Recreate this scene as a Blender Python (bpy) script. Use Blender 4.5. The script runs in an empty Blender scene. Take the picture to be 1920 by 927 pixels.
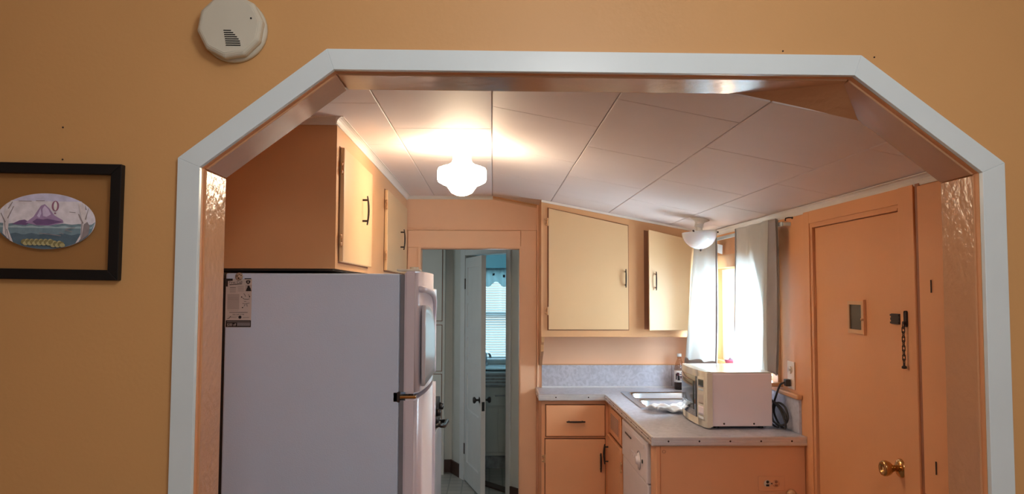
import bpy, bmesh, math, random
from mathutils import Vector, Matrix
random.seed(7)
PI = math.pi
S = bpy.context.scene
C = S.collection

# ------------------------------------------------------------------ camera
EYE = 1.58
PITCH, YAW, ROLL, FPX = 0.05752, 0.02500, 0.00284, 1453.8
cam = bpy.data.cameras.new('camera'); cam_o = bpy.data.objects.new('camera', cam); C.objects.link(cam_o)
fw = Vector((math.sin(YAW)*math.cos(PITCH), math.cos(YAW)*math.cos(PITCH), math.sin(PITCH)))
rt = Vector((math.cos(YAW), -math.sin(YAW), 0)); up = rt.cross(fw)
r2 = rt*math.cos(ROLL)+up*math.sin(ROLL); u2 = -rt*math.sin(ROLL)+up*math.cos(ROLL)
cam_o.matrix_world = Matrix(((r2.x, u2.x, -fw.x, 0), (r2.y, u2.y, -fw.y, 0), (r2.z, u2.z, -fw.z, EYE), (0, 0, 0, 1)))
cam.sensor_width = 36; cam.lens = 36*FPX/1920; cam.clip_start = .02
S.camera = cam_o

# ------------------------------------------------------------------ world, daylight, exposure
S.view_settings.view_transform = 'Standard'; S.view_settings.look = 'None'
S.view_settings.exposure = 0.42; S.view_settings.gamma = 1.0; S.view_settings.use_curve_mapping = False
w = bpy.data.worlds.new('world'); S.world = w; w.use_nodes = True
wn = w.node_tree.nodes; wl = w.node_tree.links
bg = wn['Background']; bg.inputs[1].default_value = 0.9
tcw = wn.new('ShaderNodeTexCoord'); sep = wn.new('ShaderNodeSeparateXYZ'); crw = wn.new('ShaderNodeValToRGB')
wl.new(tcw.outputs['Generated'], sep.inputs[0]); wl.new(sep.outputs[2], crw.inputs[0]); wl.new(crw.outputs[0], bg.inputs[0])
crw.color_ramp.elements[0].position = .0; crw.color_ramp.elements[0].color = (.62, .72, .70, 1)
crw.color_ramp.elements[1].position = .3; crw.color_ramp.elements[1].color = (.82, .93, 1, 1)

def area(name, loc, direction, sx, sy, power, col):
    l = bpy.data.lights.new(name, 'AREA'); l.shape = 'RECTANGLE'; l.size = sx; l.size_y = sy
    l.energy = power; l.color = col
    o = bpy.data.objects.new(name, l); C.objects.link(o); o.location = loc
    o.rotation_euler = Vector(direction).to_track_quat('-Z', 'Y').to_euler()
    return o
# daylight entering through the windows, one lamp just outside each opening; the hall one is added fill
area('daylight_kitchen_window', (1.72, 4.28, 1.50), (-1, 0, -.10), 1.3, .75, 84, (.66, .85, 1))
area('daylight_bathroom_window', (.05, 7.75, 1.52), (0, -1, -.05), .9, 1.15, 9, (.42, .84, 1))
area('hall_fill_light', (-1.72, 5.95, 1.55), (1, 0, 0), .8, 1.0, .9, (.62, .80, 1))  # hall opening is unseen, added to light the open bathroom door
area('daylight_living_window', (1.00, -2.35, 1.75), (-.1, 1, .0), 1.7, 1.3, 12, (.76, .90, 1))
pl_ = bpy.data.lights.new('living_room_fill_light', 'POINT'); pl_.energy = 17; pl_.color = (.97, .97, .95); pl_.shadow_soft_size = .16  # unseen light added to brighten the wall around the arch head
pl_o = bpy.data.objects.new('living_room_fill_light', pl_); C.objects.link(pl_o); pl_o.location = (.30, .45, 2.42)

# ------------------------------------------------------------------ materials
def srgb(r, g, b):
    f = lambda c: (c/255/12.92) if c/255 <= .04045 else ((c/255+.055)/1.055)**2.4
    return (f(r), f(g), f(b))
def mat(name, col, rough=.5, metal=0, noise=0, nscale=6, bump=0, bscale=60, spec=.5, coat=0, trans=None):
    m = bpy.data.materials.new(name); m.use_nodes = True
    n = m.node_tree.nodes; l = m.node_tree.links; b = n['Principled BSDF']
    b.inputs['Base Color'].default_value = (*col, 1); b.inputs['Roughness'].default_value = rough
    b.inputs['Metallic'].default_value = metal; b.inputs['Specular IOR Level'].default_value = spec
    b.inputs['Coat Weight'].default_value = coat
    tc = n.new('ShaderNodeTexCoord')
    if noise:
        t = n.new('ShaderNodeTexNoise'); t.inputs['Scale'].default_value = nscale; t.inputs['Detail'].default_value = 5
        l.new(tc.outputs['Object'], t.inputs['Vector'])
        r = n.new('ShaderNodeMapRange'); r.inputs[1].default_value = .3; r.inputs[2].default_value = .7
        r.inputs[3].default_value = 1-noise; r.inputs[4].default_value = 1+noise; l.new(t.outputs['Fac'], r.inputs[0])
        mx = n.new('ShaderNodeVectorMath'); mx.operation = 'SCALE'; mx.inputs[0].default_value = col
        l.new(r.outputs[0], mx.inputs['Scale']); l.new(mx.outputs[0], b.inputs['Base Color'])
    if bump:
        t = n.new('ShaderNodeTexNoise'); t.inputs['Scale'].default_value = bscale; t.inputs['Detail'].default_value = 4
        l.new(tc.outputs['Object'], t.inputs['Vector'])
        bn = n.new('ShaderNodeBump'); bn.inputs['Strength'].default_value = bump; bn.inputs['Distance'].default_value = .004
        l.new(t.outputs['Fac'], bn.inputs['Height']); l.new(bn.outputs[0], b.inputs['Normal'])
    return m
M = {}
M['living'] = mat('living_room_paint', (.70, .385, .150), .5, noise=.03, nscale=2, bump=.10, bscale=90)
M['peachback'] = mat('pinkish_peach_wall_paint', (.91, .55, .34), .42, noise=.04, nscale=2.5, bump=.10, bscale=50)
M['peach'] = mat('peach_wall_paint', (.80, .375, .165), .52, noise=.04, nscale=2.5, bump=.12, bscale=50)
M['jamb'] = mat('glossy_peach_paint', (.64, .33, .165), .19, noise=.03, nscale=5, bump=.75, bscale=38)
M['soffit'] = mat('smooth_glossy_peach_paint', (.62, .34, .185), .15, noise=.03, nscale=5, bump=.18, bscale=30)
M['cab'] = mat('cabinet_peach_paint', (.68, .365, .17), .33, noise=.03, nscale=3, bump=.06, bscale=40)
M['cabdoor'] = mat('cabinet_door_cream_paint', (.70, .46, .245), .38, noise=.03, nscale=3, bump=.05, bscale=40)
M['base_cab'] = mat('base_cabinet_peach_paint', (.88, .42, .205), .35, noise=.04, nscale=3, bump=.08, bscale=40)
M['gap'] = mat('brown_joint_shadow', (.27, .11, .055), .9, noise=.1)  # brown sheets under the doors colour in thin shadow lines around them
M['seam'] = mat('ceiling_joint', (.52, .42, .38), .9, noise=.1)
M['casing'] = mat('white_gloss_casing', (.77, .88, .92), .3, noise=.03, nscale=4, bump=.12, bscale=25)
M['ceil'] = mat('ceiling_panel_paint', (.88, .79, .775), .6, noise=.025, nscale=3, bump=.06, bscale=30)
M['crown'] = mat('white_moulding', (.80, .74, .68), .45, noise=.03)
M['white'] = mat('white_wall_paint', (.66, .68, .65), .45, noise=.03, bump=.05)
M['whitedoor'] = mat('white_door_paint', (.70, .73, .74), .32, noise=.03, bump=.05)
M['base'] = mat('brown_baseboard', (.07, .035, .025), .5, noise=.1)
M['steel'] = mat('brushed_steel', (.55, .57, .60), .24, 1, noise=.06, nscale=20)
M['chrome'] = mat('chrome_edging', (.80, .79, .80), .32, .75, noise=.04, nscale=30)
M['chromedark'] = mat('dark_groove', (.15, .13, .12), .5, .6, noise=.1)
M['brass'] = mat('antique_brass', (.62, .38, .15), .18, 1, noise=.1, nscale=30)
M['bronze'] = mat('dark_bronze', (.035, .018, .014), .5, .25, noise=.2, nscale=40)
M['black'] = mat('black_plastic', (.012, .012, .013), .35, noise=.1)
M['blackframe'] = mat('black_frame_lacquer', (.008, .007, .007), .55, noise=.1, spec=.3)
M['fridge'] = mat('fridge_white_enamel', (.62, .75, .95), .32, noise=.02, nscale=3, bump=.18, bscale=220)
M['winframe'] = mat('cream_window_paint', (.86, .74, .58), .35, noise=.03)
M['grippanel'] = mat('fridge_grip_enamel', (.62, .60, .64), .13, noise=.02, bump=.15, bscale=120)
M['gapbrown'] = mat('shaded_gap_and_slot_brown', (.34, .12, .05), .5, noise=.1)
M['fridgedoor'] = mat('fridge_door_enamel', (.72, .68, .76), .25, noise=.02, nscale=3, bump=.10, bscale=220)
M['gasket'] = mat('grey_gasket', (.22, .21, .23), .6, noise=.1)
M['ivory'] = mat('ivory_plastic', (.74, .68, .56), .38, noise=.03)
M['detector'] = mat('detector_ivory_plastic', (.66, .63, .52), .42, noise=.03)
M['mwside'] = mat('microwave_grey_enamel', (.86, .78, .82), .38, noise=.02)
M['mwtop'] = mat('microwave_top_enamel', (.78, .74, .66), .22, noise=.02)
M['mwglass'] = mat('microwave_door_glass', (.05, .06, .08), .06, noise=.05, coat=1)
M['dish'] = mat('dishwasher_enamel', (.86, .76, .76), .32, noise=.03)
M['paper'] = mat('printed_paper', (.62, .56, .53), .7, noise=.04)
M['ink'] = mat('black_ink', (.012, .010, .012), .7, noise=.1)
M['inkgrey'] = mat('grey_ink', (.30, .26, .25), .7, noise=.1)
M['inklight'] = mat('pale_ink_block', (.47, .42, .40), .7, noise=.05)
M['greyband'] = mat('grey_curtain_band', (.33, .29, .28), .8, noise=.08)
M['cloth'] = mat('white_dishcloth', (.84, .85, .86), .85, noise=.04, bump=.3, bscale=120)
M['floor'] = mat('kitchen_vinyl', (.30, .22, .16), .4, noise=.2, nscale=8)
M['livfloor'] = mat('living_room_carpet', (.28, .20, .14), .9, noise=.2, nscale=30)
M['outdark'] = mat('dark_pane', (.05, .035, .025), .25, noise=.2)
M['note'] = mat('white_note_paper', (.86, .86, .90), .6, noise=.03)
M['towel'] = mat('striped_grey_towel', (.30, .33, .35), .9, noise=.25, nscale=30)
M['vanity'] = mat('pale_vanity_paint', (.58, .64, .62), .4, noise=.03)
M['basin'] = mat('blue_white_porcelain', (.66, .80, .86), .15, noise=.03)
M['blind'] = mat('blind_slat', (.80, .86, .90), .5, noise=.03)
M['cap'] = mat('white_bottle_cap', (.85, .83, .80), .4, noise=.03)
M['cola'] = mat('dark_drink', (.012, .006, .005), .12, noise=.1)
M['label'] = mat('bottle_label', (.75, .72, .70), .5, noise=.04)
M['labelred'] = mat('label_maroon', (.10, .02, .03), .5, noise=.1)
M['pink'] = mat('pink_soap', (.85, .22, .40), .4, noise=.1)
M['cord'] = mat('dark_cord', (.03, .025, .022), .5, noise=.1)
M['stove'] = mat('stove_black_enamel', (.02, .02, .022), .3, noise=.1)
M['stovegrey'] = mat('stove_side_enamel', (.40, .42, .43), .35, noise=.05)
M['hook'] = mat('painted_switch_ivory', (.78, .58, .42), .4, noise=.05)
M['lcd'] = mat('display_panel', (.06, .07, .06), .2, noise=.1)
M['tile_btn'] = mat('button_sheet', (.62, .55, .47), .5, noise=.05)
# watercolour inks of the oval picture
for k, c in dict(sky=(160, 158, 178), cloud=(176, 172, 190), mt=(128, 108, 140), mtd=(88, 68, 104), mtl=(164, 152, 176), sea=(92, 112, 122),
                 sead=(66, 84, 96), seal=(128, 146, 152), bark=(172, 166, 168), barkd=(112, 104, 106), bush=(140, 134, 98),
                 bushd=(104, 98, 66), balloon=(120, 82, 104), balloonl=(196, 180, 188)).items():
    M['p_'+k] = mat('watercolour_'+k, tuple(min(.9, q*2.0) for q in srgb(*c)), .6, noise=.12, nscale=60)

def cloth_mat(name, col, tr, mixf):
    m = bpy.data.materials.new(name); m.use_nodes = True; n = m.node_tree.nodes; l = m.node_tree.links
    n.remove(n['Principled BSDF']); out = n['Material Output']
    d = n.new('ShaderNodeBsdfDiffuse'); t = n.new('ShaderNodeBsdfTranslucent'); x = n.new('ShaderNodeMixShader')
    w_ = n.new('ShaderNodeTexWave'); w_.inputs['Scale'].default_value = 160; tc = n.new('ShaderNodeTexCoord')
    l.new(tc.outputs['Object'], w_.inputs[0]); mp = n.new('ShaderNodeMapRange'); mp.inputs[3].default_value = .95; mp.inputs[4].default_value = 1
    l.new(w_.outputs['Fac'], mp.inputs[0]); vm = n.new('ShaderNodeVectorMath'); vm.operation = 'SCALE'; vm.inputs[0].default_value = col
    l.new(mp.outputs[0], vm.inputs['Scale']); l.new(vm.outputs[0], d.inputs[0]); t.inputs[0].default_value = (*tr, 1)
    x.inputs[0].default_value = mixf; l.new(d.outputs[0], x.inputs[1]); l.new(t.outputs[0], x.inputs[2]); l.new(x.outputs[0], out.inputs[0])
    return m
M['curtain'] = cloth_mat('white_curtain_cloth', (.80, .76, .70), (.80, .86, .88), .42)
M['lace'] = cloth_mat('lace_valance_cloth', (.80, .82, .84), (.72, .84, .86), .5)

def glass_mat(name, tint=(1, 1, 1), refl=1.0):
    m = bpy.data.materials.new(name); m.use_nodes = True; n = m.node_tree.nodes; l = m.node_tree.links
    n.remove(n['Principled BSDF']); out = n['Material Output']
    g = n.new('ShaderNodeBsdfGlossy'); g.inputs['Roughness'].default_value = .03
    t = n.new('ShaderNodeBsdfTransparent'); t.inputs[0].default_value = (*tint, 1)
    lw = n.new('ShaderNodeLayerWeight'); pw = n.new('ShaderNodeMath'); pw.operation = 'POWER'; pw.inputs[1].default_value = 4
    f = n.new('ShaderNodeMath'); f.operation = 'MULTIPLY_ADD'; f.inputs[1].default_value = .5; f.inputs[2].default_value = .035
    l.new(lw.outputs['Facing'], pw.inputs[0]); l.new(pw.outputs[0], f.inputs[0]); x = n.new('ShaderNodeMixShader')
    l.new(f.outputs[0], x.inputs[0]); l.new(t.outputs[0], x.inputs[1]); l.new(g.outputs[0], x.inputs[2]); l.new(x.outputs[0], out.inputs[0])
    return m
M['pane'] = glass_mat('clear_glass')
M['bottleglass'] = glass_mat('clear_plastic', (.80, .70, .64))
M['frameglass'] = glass_mat('picture_glass', (.90, .88, .86))

def opal(name, col, strength):
    m = mat(name, (.9, .88, .84), .18); b = m.node_tree.nodes['Principled BSDF']
    b.inputs['Emission Color'].default_value = (*col, 1); b.inputs['Emission Strength'].default_value = strength
    return m
M['globe'] = opal('lit_opal_glass', (1, .80, .55), 30.0)
M['bowl'] = mat('milky_glass', (.80, .80, .82), .12, coat=.5, noise=.03)
M['bowl'].node_tree.nodes['Principled BSDF'].inputs['Subsurface Weight'].default_value = .3

def laminate(name, c1, c2, sc):
    m = mat(name, c1, .33, bump=.03); n = m.node_tree.nodes; l = m.node_tree.links; b = n['Principled BSDF']
    tc = n.new('ShaderNodeTexCoord'); v = n.new('ShaderNodeTexNoise'); v.inputs['Scale'].default_value = sc; v.inputs['Detail'].default_value = 8
    v.inputs['Distortion'].default_value = 1.8
    l.new(tc.outputs['Object'], v.inputs['Vector']); r = n.new('ShaderNodeValToRGB')
    r.color_ramp.elements[0].position = .38; r.color_ramp.elements[0].color = (*c1, 1)
    r.color_ramp.elements[1].position = .62; r.color_ramp.elements[1].color = (*c2, 1)
    l.new(v.outputs['Fac'], r.inputs[0]); l.new(r.outputs[0], b.inputs['Base Color']); return m
M['lam'] = laminate('grey_mottled_laminate', (.46, .47, .54), (.59, .60, .68), 22)
def tiles(name):
    m = mat(name, (.4, .42, .4), .35); n = m.node_tree.nodes; l = m.node_tree.links; b = n['Principled BSDF']
    tc = n.new('ShaderNodeTexCoord'); k = n.new('ShaderNodeTexBrick'); k.offset = 0; k.inputs['Scale'].default_value = 1
    k.inputs['Brick Width'].default_value = .11; k.inputs['Row Height'].default_value = .11; k.inputs['Mortar Size'].default_value = .006
    k.inputs['Color1'].default_value = (.36, .38, .36, 1); k.inputs['Color2'].default_value = (.44, .44, .41, 1); k.inputs['Mortar'].default_value = (.24, .26, .25, 1)
    l.new(tc.outputs['Object'], k.inputs[0]); l.new(k.outputs[0], b.inputs['Base Color']); return m
M['tile'] = tiles('grey_green_floor_tile')

# ------------------------------------------------------------------ mesh helpers
class MB:
    def __init__(s): s.bm = bmesh.new(); s.mats = []
    def mi(s, m):
        if m is None: return 0
        if m not in s.mats: s.mats.append(m)
        return s.mats.index(m)
    def _tag(s, faces, m, smooth=False):
        i = s.mi(m)
        for f in faces: f.material_index = i; f.smooth = smooth
    def box(s, a, b, m=None, bev=0, seg=2):
        x0, x1 = sorted((a[0], b[0])); y0, y1 = sorted((a[1], b[1])); z0, z1 = sorted((a[2], b[2]))
        return s.hexa([(x0, y0, z0), (x1, y0, z0), (x1, y1, z0), (x0, y1, z0), (x0, y0, z1), (x1, y0, z1), (x1, y1, z1), (x0, y1, z1)], m, bev, seg)
    def hexa(s, p, m=None, bev=0, seg=2):
        v = [s.bm.verts.new(q) for q in p]
        fs = [s.bm.faces.new([v[i] for i in q]) for q in ((3, 2, 1, 0), (4, 5, 6, 7), (0, 1, 5, 4), (1, 2, 6, 5), (2, 3, 7, 6), (3, 0, 4, 7))]
        s._tag(fs, m)
        if bev:
            es = list({e for f in fs for e in f.edges})
            r = bmesh.ops.bevel(s.bm, geom=es, offset=bev, segments=seg, profile=.5, affect='EDGES')
            s._tag(r['faces'], m)
            # all bevelled geometry of this box keeps one material
        return s
    def prism(s, pts, axis, d0, d1, m=None):
        def P(u, v, d): return {'x': (d, u, v), 'y': (u, d, v), 'z': (u, v, d)}[axis]
        a = [s.bm.verts.new(P(u, v, d0)) for u, v in pts]; b = [s.bm.verts.new(P(u, v, d1)) for u, v in pts]
        n = len(pts); fs = [s.bm.faces.new(a), s.bm.faces.new(b[::-1])]
        for i in range(n): fs.append(s.bm.faces.new([a[i], b[i], b[(i+1) % n], a[(i+1) % n]]))
        s._tag(fs, m); return s
    def lathe(s, prof, origin=(0, 0, 0), axis=(0, 0, 1), m=None, seg=32, smooth=True):
        q = Vector(axis).normalized().to_track_quat('Z', 'Y'); o = Vector(origin); rings = []
        for r, h in prof:
            if r < 1e-6: rings.append([s.bm.verts.new(o+q @ Vector((0, 0, h)))])
            else: rings.append([s.bm.verts.new(o+q @ Vector((r*math.cos(2*PI*i/seg), r*math.sin(2*PI*i/seg), h))) for i in range(seg)])
        fs = []
        for A, B in zip(rings, rings[1:]):
            for i in range(seg):
                j = (i+1) % seg
                if len(A) == 1 and len(B) == 1: continue
                if len(A) == 1: fs.append(s.bm.faces.new([A[0], B[i], B[j]]))
                elif len(B) == 1: fs.append(s.bm.faces.new([A[i], A[j], B[0]]))
                else: fs.append(s.bm.faces.new([A[i], A[j], B[j], B[i]]))
        s._tag(fs, m, smooth); return s
    def cyl(s, a, b, r, m=None, seg=16):
        a = Vector(a); b = Vector(b); L = (b-a).length
        return s.lathe([(0, 0), (r, 0), (r, L), (0, L)], a, b-a, m, seg, False)
    def tube(s, pts, r, m=None, seg=8, closed=False, radii=None):
        P = [Vector(p) for p in pts]; n = len(P); rings = []
        nrm = None
        for i in range(n):
            if closed: t = (P[(i+1) % n]-P[i-1]).normalized()
            else: t = (P[min(i+1, n-1)]-P[max(i-1, 0)]).normalized()
            if nrm is None: nrm = t.orthogonal().normalized()
            else: nrm = (nrm-t*nrm.dot(t)).normalized()
            bn = t.cross(nrm); rr = radii[i] if radii else r
            rings.append([s.bm.verts.new(P[i]+nrm*rr*math.cos(2*PI*k/seg)+bn*rr*math.sin(2*PI*k/seg)) for k in range(seg)])
        fs = []; rng = range(n if closed else n-1)
        for i in rng:
            A = rings[i]; B = rings[(i+1) % n]
            for k in range(seg): fs.append(s.bm.faces.new([A[k], A[(k+1) % seg], B[(k+1) % seg], B[k]]))
        if not closed: fs += [s.bm.faces.new(rings[0][::-1]), s.bm.faces.new(rings[-1])]
        s._tag(fs, m, True); return s
    def grid(s, nu, nv, fn, m=None, mfn=None, smooth=True):
        V = [[s.bm.verts.new(fn(i/nu, j/nv)) for j in range(nv+1)] for i in range(nu+1)]
        for i in range(nu):
            for j in range(nv):
                f = s.bm.faces.new([V[i][j], V[i+1][j], V[i+1][j+1], V[i][j+1]])
                mm = mfn((i+.5)/nu, (j+.5)/nv) if mfn else m
                f.material_index = s.mi(mm); f.smooth = smooth
        return s
    def poly(s, pts, m=None):
        f = s.bm.faces.new([s.bm.verts.new(p) for p in pts]); f.material_index = s.mi(m); return s

WC = {}
def wc(o): return WC.get(o.name, Vector((0, 0, 0)))
def build(name, mb, m=None, parent=None, recalc=True):
    bm = mb.bm
    if recalc: bmesh.ops.recalc_face_normals(bm, faces=bm.faces)
    vs = [v.co for v in bm.verts]
    lo = Vector((min(v.x for v in vs), min(v.y for v in vs), min(v.z for v in vs)))
    hi = Vector((max(v.x for v in vs), max(v.y for v in vs), max(v.z for v in vs)))
    c = (lo+hi)/2
    if parent is None: c = Vector((c.x, c.y, lo.z))
    bmesh.ops.translate(bm, verts=bm.verts, vec=-c)
    me = bpy.data.meshes.new(name); bm.to_mesh(me); bm.free()
    if mb.mats:
        for k in mb.mats: me.materials.append(M[k])
    else: me.materials.append(M[m])
    o = bpy.data.objects.new(name, me); C.objects.link(o)
    if parent: o.parent = parent; o.location = c-wc(parent)
    else: o.location = c
    WC[o.name] = c
    return o
def bx(name, a, b, m, parent=None, bev=0): return build(name, MB().box(a, b, None, bev), m, parent)
def tag(o, label, cat=None, group=None, kind=None):
    o['label'] = label
    if cat: o['category'] = cat
    if group: o['group'] = group
    if kind: o['kind'] = kind
    return o
def thing(name, loc, label, cat, group=None, rot=None, kind=None):
    o = bpy.data.objects.new(name, None); C.objects.link(o); o.location = loc; o.empty_display_size = .05
    if rot is None: WC[o.name] = Vector(loc)
    else: o.rotation_euler = rot; WC[o.name] = Vector((0, 0, 0))       # parts built in local coordinates
    return tag(o, label, cat, group, kind)
def text_mesh(mb, txt, size, origin, ux, uz, m, width=None, off=.0004):
    """flat lettering: origin = lower left corner, ux/uz = unit directions"""
    cu = bpy.data.curves.new('t', 'FONT'); cu.body = txt; cu.size = size
    to = bpy.data.objects.new('t', cu); C.objects.link(to); bpy.context.view_layer.update()
    me = to.to_mesh()
    if me.vertices:
        xs = [v.co.x for v in me.vertices]; k = width/(max(xs)-min(xs)) if width else 1; x0 = min(xs)
        ux = Vector(ux); uz = Vector(uz); nn = ux.cross(uz); o = Vector(origin)
        vs = [mb.bm.verts.new(o+ux*((v.co.x-x0)*k)+uz*v.co.y+nn*off) for v in me.vertices]
        i = mb.mi(m)
        for p in me.polygons:
            try: f = mb.bm.faces.new([vs[q] for q in p.vertices]); f.material_index = i
            except ValueError: pass
    to.to_mesh_clear(); C.objects.unlink(to); bpy.data.objects.remove(to); bpy.data.curves.remove(cu)

# ------------------------------------------------------------------ key planes
Y0, Y1, YB = 1.85, 2.00, 5.19          # dividing wall faces, kitchen back wall
XL, XR = -1.10, 1.385                  # kitchen left / right wall
ZC, SL = 2.22, .19                     # flat ceiling height and fall of its right slope
def zc(x): return ZC-SL*max(x, 0)

def wall_panel(mb, axis, c0, c1, u0, u1, z0, z1, holes, m=None):
    us = sorted({u0, u1, *[h[0] for h in holes], *[h[1] for h in holes]}); zs = sorted({z0, z1, *[h[2] for h in holes], *[h[3] for h in holes]})
    for ua, ub in zip(us, us[1:]):
        for za, zb in zip(zs, zs[1:]):
            um, zm = (ua+ub)/2, (za+zb)/2
            if any(h[0] < um < h[1] and h[2] < zm < h[3] for h in holes): continue
            if axis == 'y': mb.box((ua, c0, za), (ub, c1, zb), m)
            else: mb.box((c0, ua, za), (c1, ub, zb), m)

def struct(name, mb, m, label, cat, parent=None):
    o = build(name, mb, m, parent)
    if parent is None: tag(o, label, cat, kind='structure')
    return o

# ------------------------------------------------------------------ dividing wall with the octagonal arch
INN = [(-.693, 0), (-.692, 1.872), (-.381, 2.109), (.877, 2.107), (1.185, 1.872), (1.178, 0)]
OUT = [(-.748, 0), (-.745, 1.894), (-.399, 2.160), (.896, 2.158), (1.242, 1.896), (1.239, 0)]
mb = MB()
def front(poly):
    a = [mb.bm.verts.new((x, Y0, z)) for x, z in poly]; b = [mb.bm.verts.new((x, Y1, z)) for x, z in poly]
    n = len(poly); fs = [mb.bm.faces.new(a)]; bk = mb.bm.faces.new(b[::-1]); sd = [mb.bm.faces.new([a[i], b[i], b[(i+1) % n], a[(i+1) % n]]) for i in range(n)]
    mb._tag(fs, 'living'); mb._tag([bk]+sd, 'peach')
TOPL = 2.75
front([(-2.6, 0), (-.693, 0), (-.692, 1.872), (-2.6, 1.872)]); front([(1.178, 0), (2.6, 0), (2.6, 1.872), (1.185, 1.872)])
front([(-2.6, 1.872), (-.692, 1.872), (-.381, 2.109), (-.381, TOPL), (-2.6, TOPL)])
front([(-.381, 2.109), (.877, 2.107), (.877, TOPL), (-.381, TOPL)])
front([(.877, 2.107), (1.185, 1.872), (2.6, 1.872), (2.6, TOPL), (.877, TOPL)])
bmesh.ops.remove_doubles(mb.bm, verts=mb.bm.verts, dist=1e-5)
struct('wall_dividing', mb, None, 'tan orange living room wall pierced by the octagonal archway', 'wall')
# wedge closing the arch head where the kitchen ceiling drops below it
wm = MB(); wv = [wm.bm.verts.new(p) for p in ((.60, 2.004, 2.112), (.880, 1.872, 2.110), (.990, 1.885, 2.025), (.968, 2.004, 2.034), (.885, 2.004, 2.115))]
for q in ((0, 1, 3), (1, 2, 3), (0, 4, 1), (1, 4, 2), (4, 3, 2), (0, 3, 4)): wm.bm.faces.new([wv[i] for i in q])
struct('trim_1', wm, 'jamb', 'peach wedge of plaster filling the arch head below the sloped ceiling', 'trim')
# white casing around the arch, five mitred boards
cas = thing('trim_2', (.25, Y0, 0), 'white painted casing boards framing the octagonal archway', 'trim', kind='structure')
for i in range(5):
    a, b, c, d = INN[i], INN[i+1], OUT[i+1], OUT[i]
    mb = MB(); g = .0006
    mb.hexa([(a[0], Y0-.001, a[1]), (a[0], Y0-.016, a[1]), (d[0], Y0-.014, d[1]), (d[0], Y0-.001, d[1]),
             (b[0], Y0-.001, b[1]), (b[0], Y0-.016, b[1]), (c[0], Y0-.014, c[1]), (c[0], Y0-.001, c[1])], None, .0012, 2)
    build('casing_board', mb, 'casing', cas)
# glossy peach lining of the arch
lin = thing('trim_3', (.25, Y1, 0), 'glossy peach lining boards inside the archway', 'trim', kind='structure')
for i in range(5):
    a, b = Vector(INN[i]), Vector(INN[i+1]); cen = Vector((.25, 1.0)); t = (b-a).normalized(); n = Vector((-t.y, t.x))
    if n.dot(cen-(a+b)/2) < 0: n = -n
    y0 = Y0+.018
    e = .0045; ext = .0035
    a2 = a-t*0; b2 = b+t*0
    mb = MB().hexa([(a2.x-n.x*.002, y0, a2.y-n.y*.002), (a2.x-n.x*.002, Y1+.003, a2.y-n.y*.002), (b2.x-n.x*.002, Y1+.003, b2.y-n.y*.002), (b2.x-n.x*.002, y0, b2.y-n.y*.002),
                    (a2.x+n.x*e+t.x*ext*(i > 0), y0, a2.y+n.y*e+t.y*ext*(i > 0)), (a2.x+n.x*e+t.x*ext*(i > 0), Y1+.003, a2.y+n.y*e+t.y*ext*(i > 0)),
                    (b2.x+n.x*e-t.x*ext*(i < 4), Y1+.003, b2.y+n.y*e-t.y*ext*(i < 4)), (b2.x+n.x*e-t.x*ext*(i < 4), y0, b2.y+n.y*e-t.y*ext*(i < 4))], None, .0012, 1)
    build('lining_board', mb, 'jamb' if i in (0, 4) else 'soffit', lin)

# ------------------------------------------------------------------ kitchen shell
struct('floor', MB().box((XL-.14, 1.85, -.1), (XR+.14, 5.33, 0)), 'floor', 'kitchen floor', 'floor')
wl_ = MB(); wl_.box((XL-.14, Y1, 0), (XL, YB, 2.4)); struct('wall_left', wl_, 'peach', 'peach kitchen wall behind the refrigerator', 'wall')
WY0, WY1, WZ0, WZ1 = 3.78, 4.82, 1.165, 1.725
mb = MB(); wall_panel(mb, 'x', XR, XR+.14, Y1, YB+.14, 0, 2.3, [(WY0, WY1, WZ0, WZ1), (2.598, 3.33, .0, 1.868)])
bmesh.ops.remove_doubles(mb.bm, verts=mb.bm.verts, dist=1e-5)
struct('wall_right', mb, 'peach', 'peach kitchen wall with the back door and curtained window', 'wall')
DX0, DX1, DZ = -.486, .186, 1.872
mb = MB(); wall_panel(mb, 'y', YB, YB+.12, XL-.14, XR+.0, 0, 2.4, [(DX0, DX1, 0, DZ)])
for f in mb.bm.faces: f.material_index = mb.mi('peachback')
struct('wall_back', mb, None, 'peach end wall of the kitchen around the hall doorway', 'wall')
# ceiling: rectangular panels, one mesh
mb = MB(); mb.box((XL-.14, Y1, ZC+.006), (0, YB, ZC+.06), 'seam')
mb.hexa([(0, Y1, ZC+.006), (XR+.0, Y1, zc(XR)+.006), (XR+.0, YB, zc(XR)+.006), (0, YB, ZC+.006), (0, Y1, ZC+.06), (XR, Y1, zc(XR)+.06), (XR, YB, zc(XR)+.06), (0, YB, ZC+.06)], 'seam')
cols = [(XL, -.775, 3.0), (-.775, -.392, 2.62), (-.392, -.004, 3.02), (-.004, .366, 2.65), (.366, .733, 2.255), (.733, 1.118, 2.64), (1.118, XR, 2.265)]
for xa, xb, y in cols:
    ys = [y+k*.748 for k in range(-2, 6)]; ys = [Y1]+[q for q in ys if Y1+.05 < q < YB-.05]+[YB]
    for ya, yb in zip(ys, ys[1:]):
        g = .0011; a, b = xa+g*1.3, xb-g*1.3
        mb.hexa([(a, ya+g, zc(a)), (b, ya+g, zc(b)), (b, yb-g, zc(b)), (a, yb-g, zc(a)), (a, ya+g, zc(a)+.007), (b, ya+g, zc(b)+.007), (b, yb-g, zc(b)+.007), (a, yb-g, zc(a)+.007)], 'ceil', .0022, 1)
struct('ceiling', mb, None, 'low kitchen ceiling of pale painted panels sloping down to the right', 'ceiling')

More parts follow.
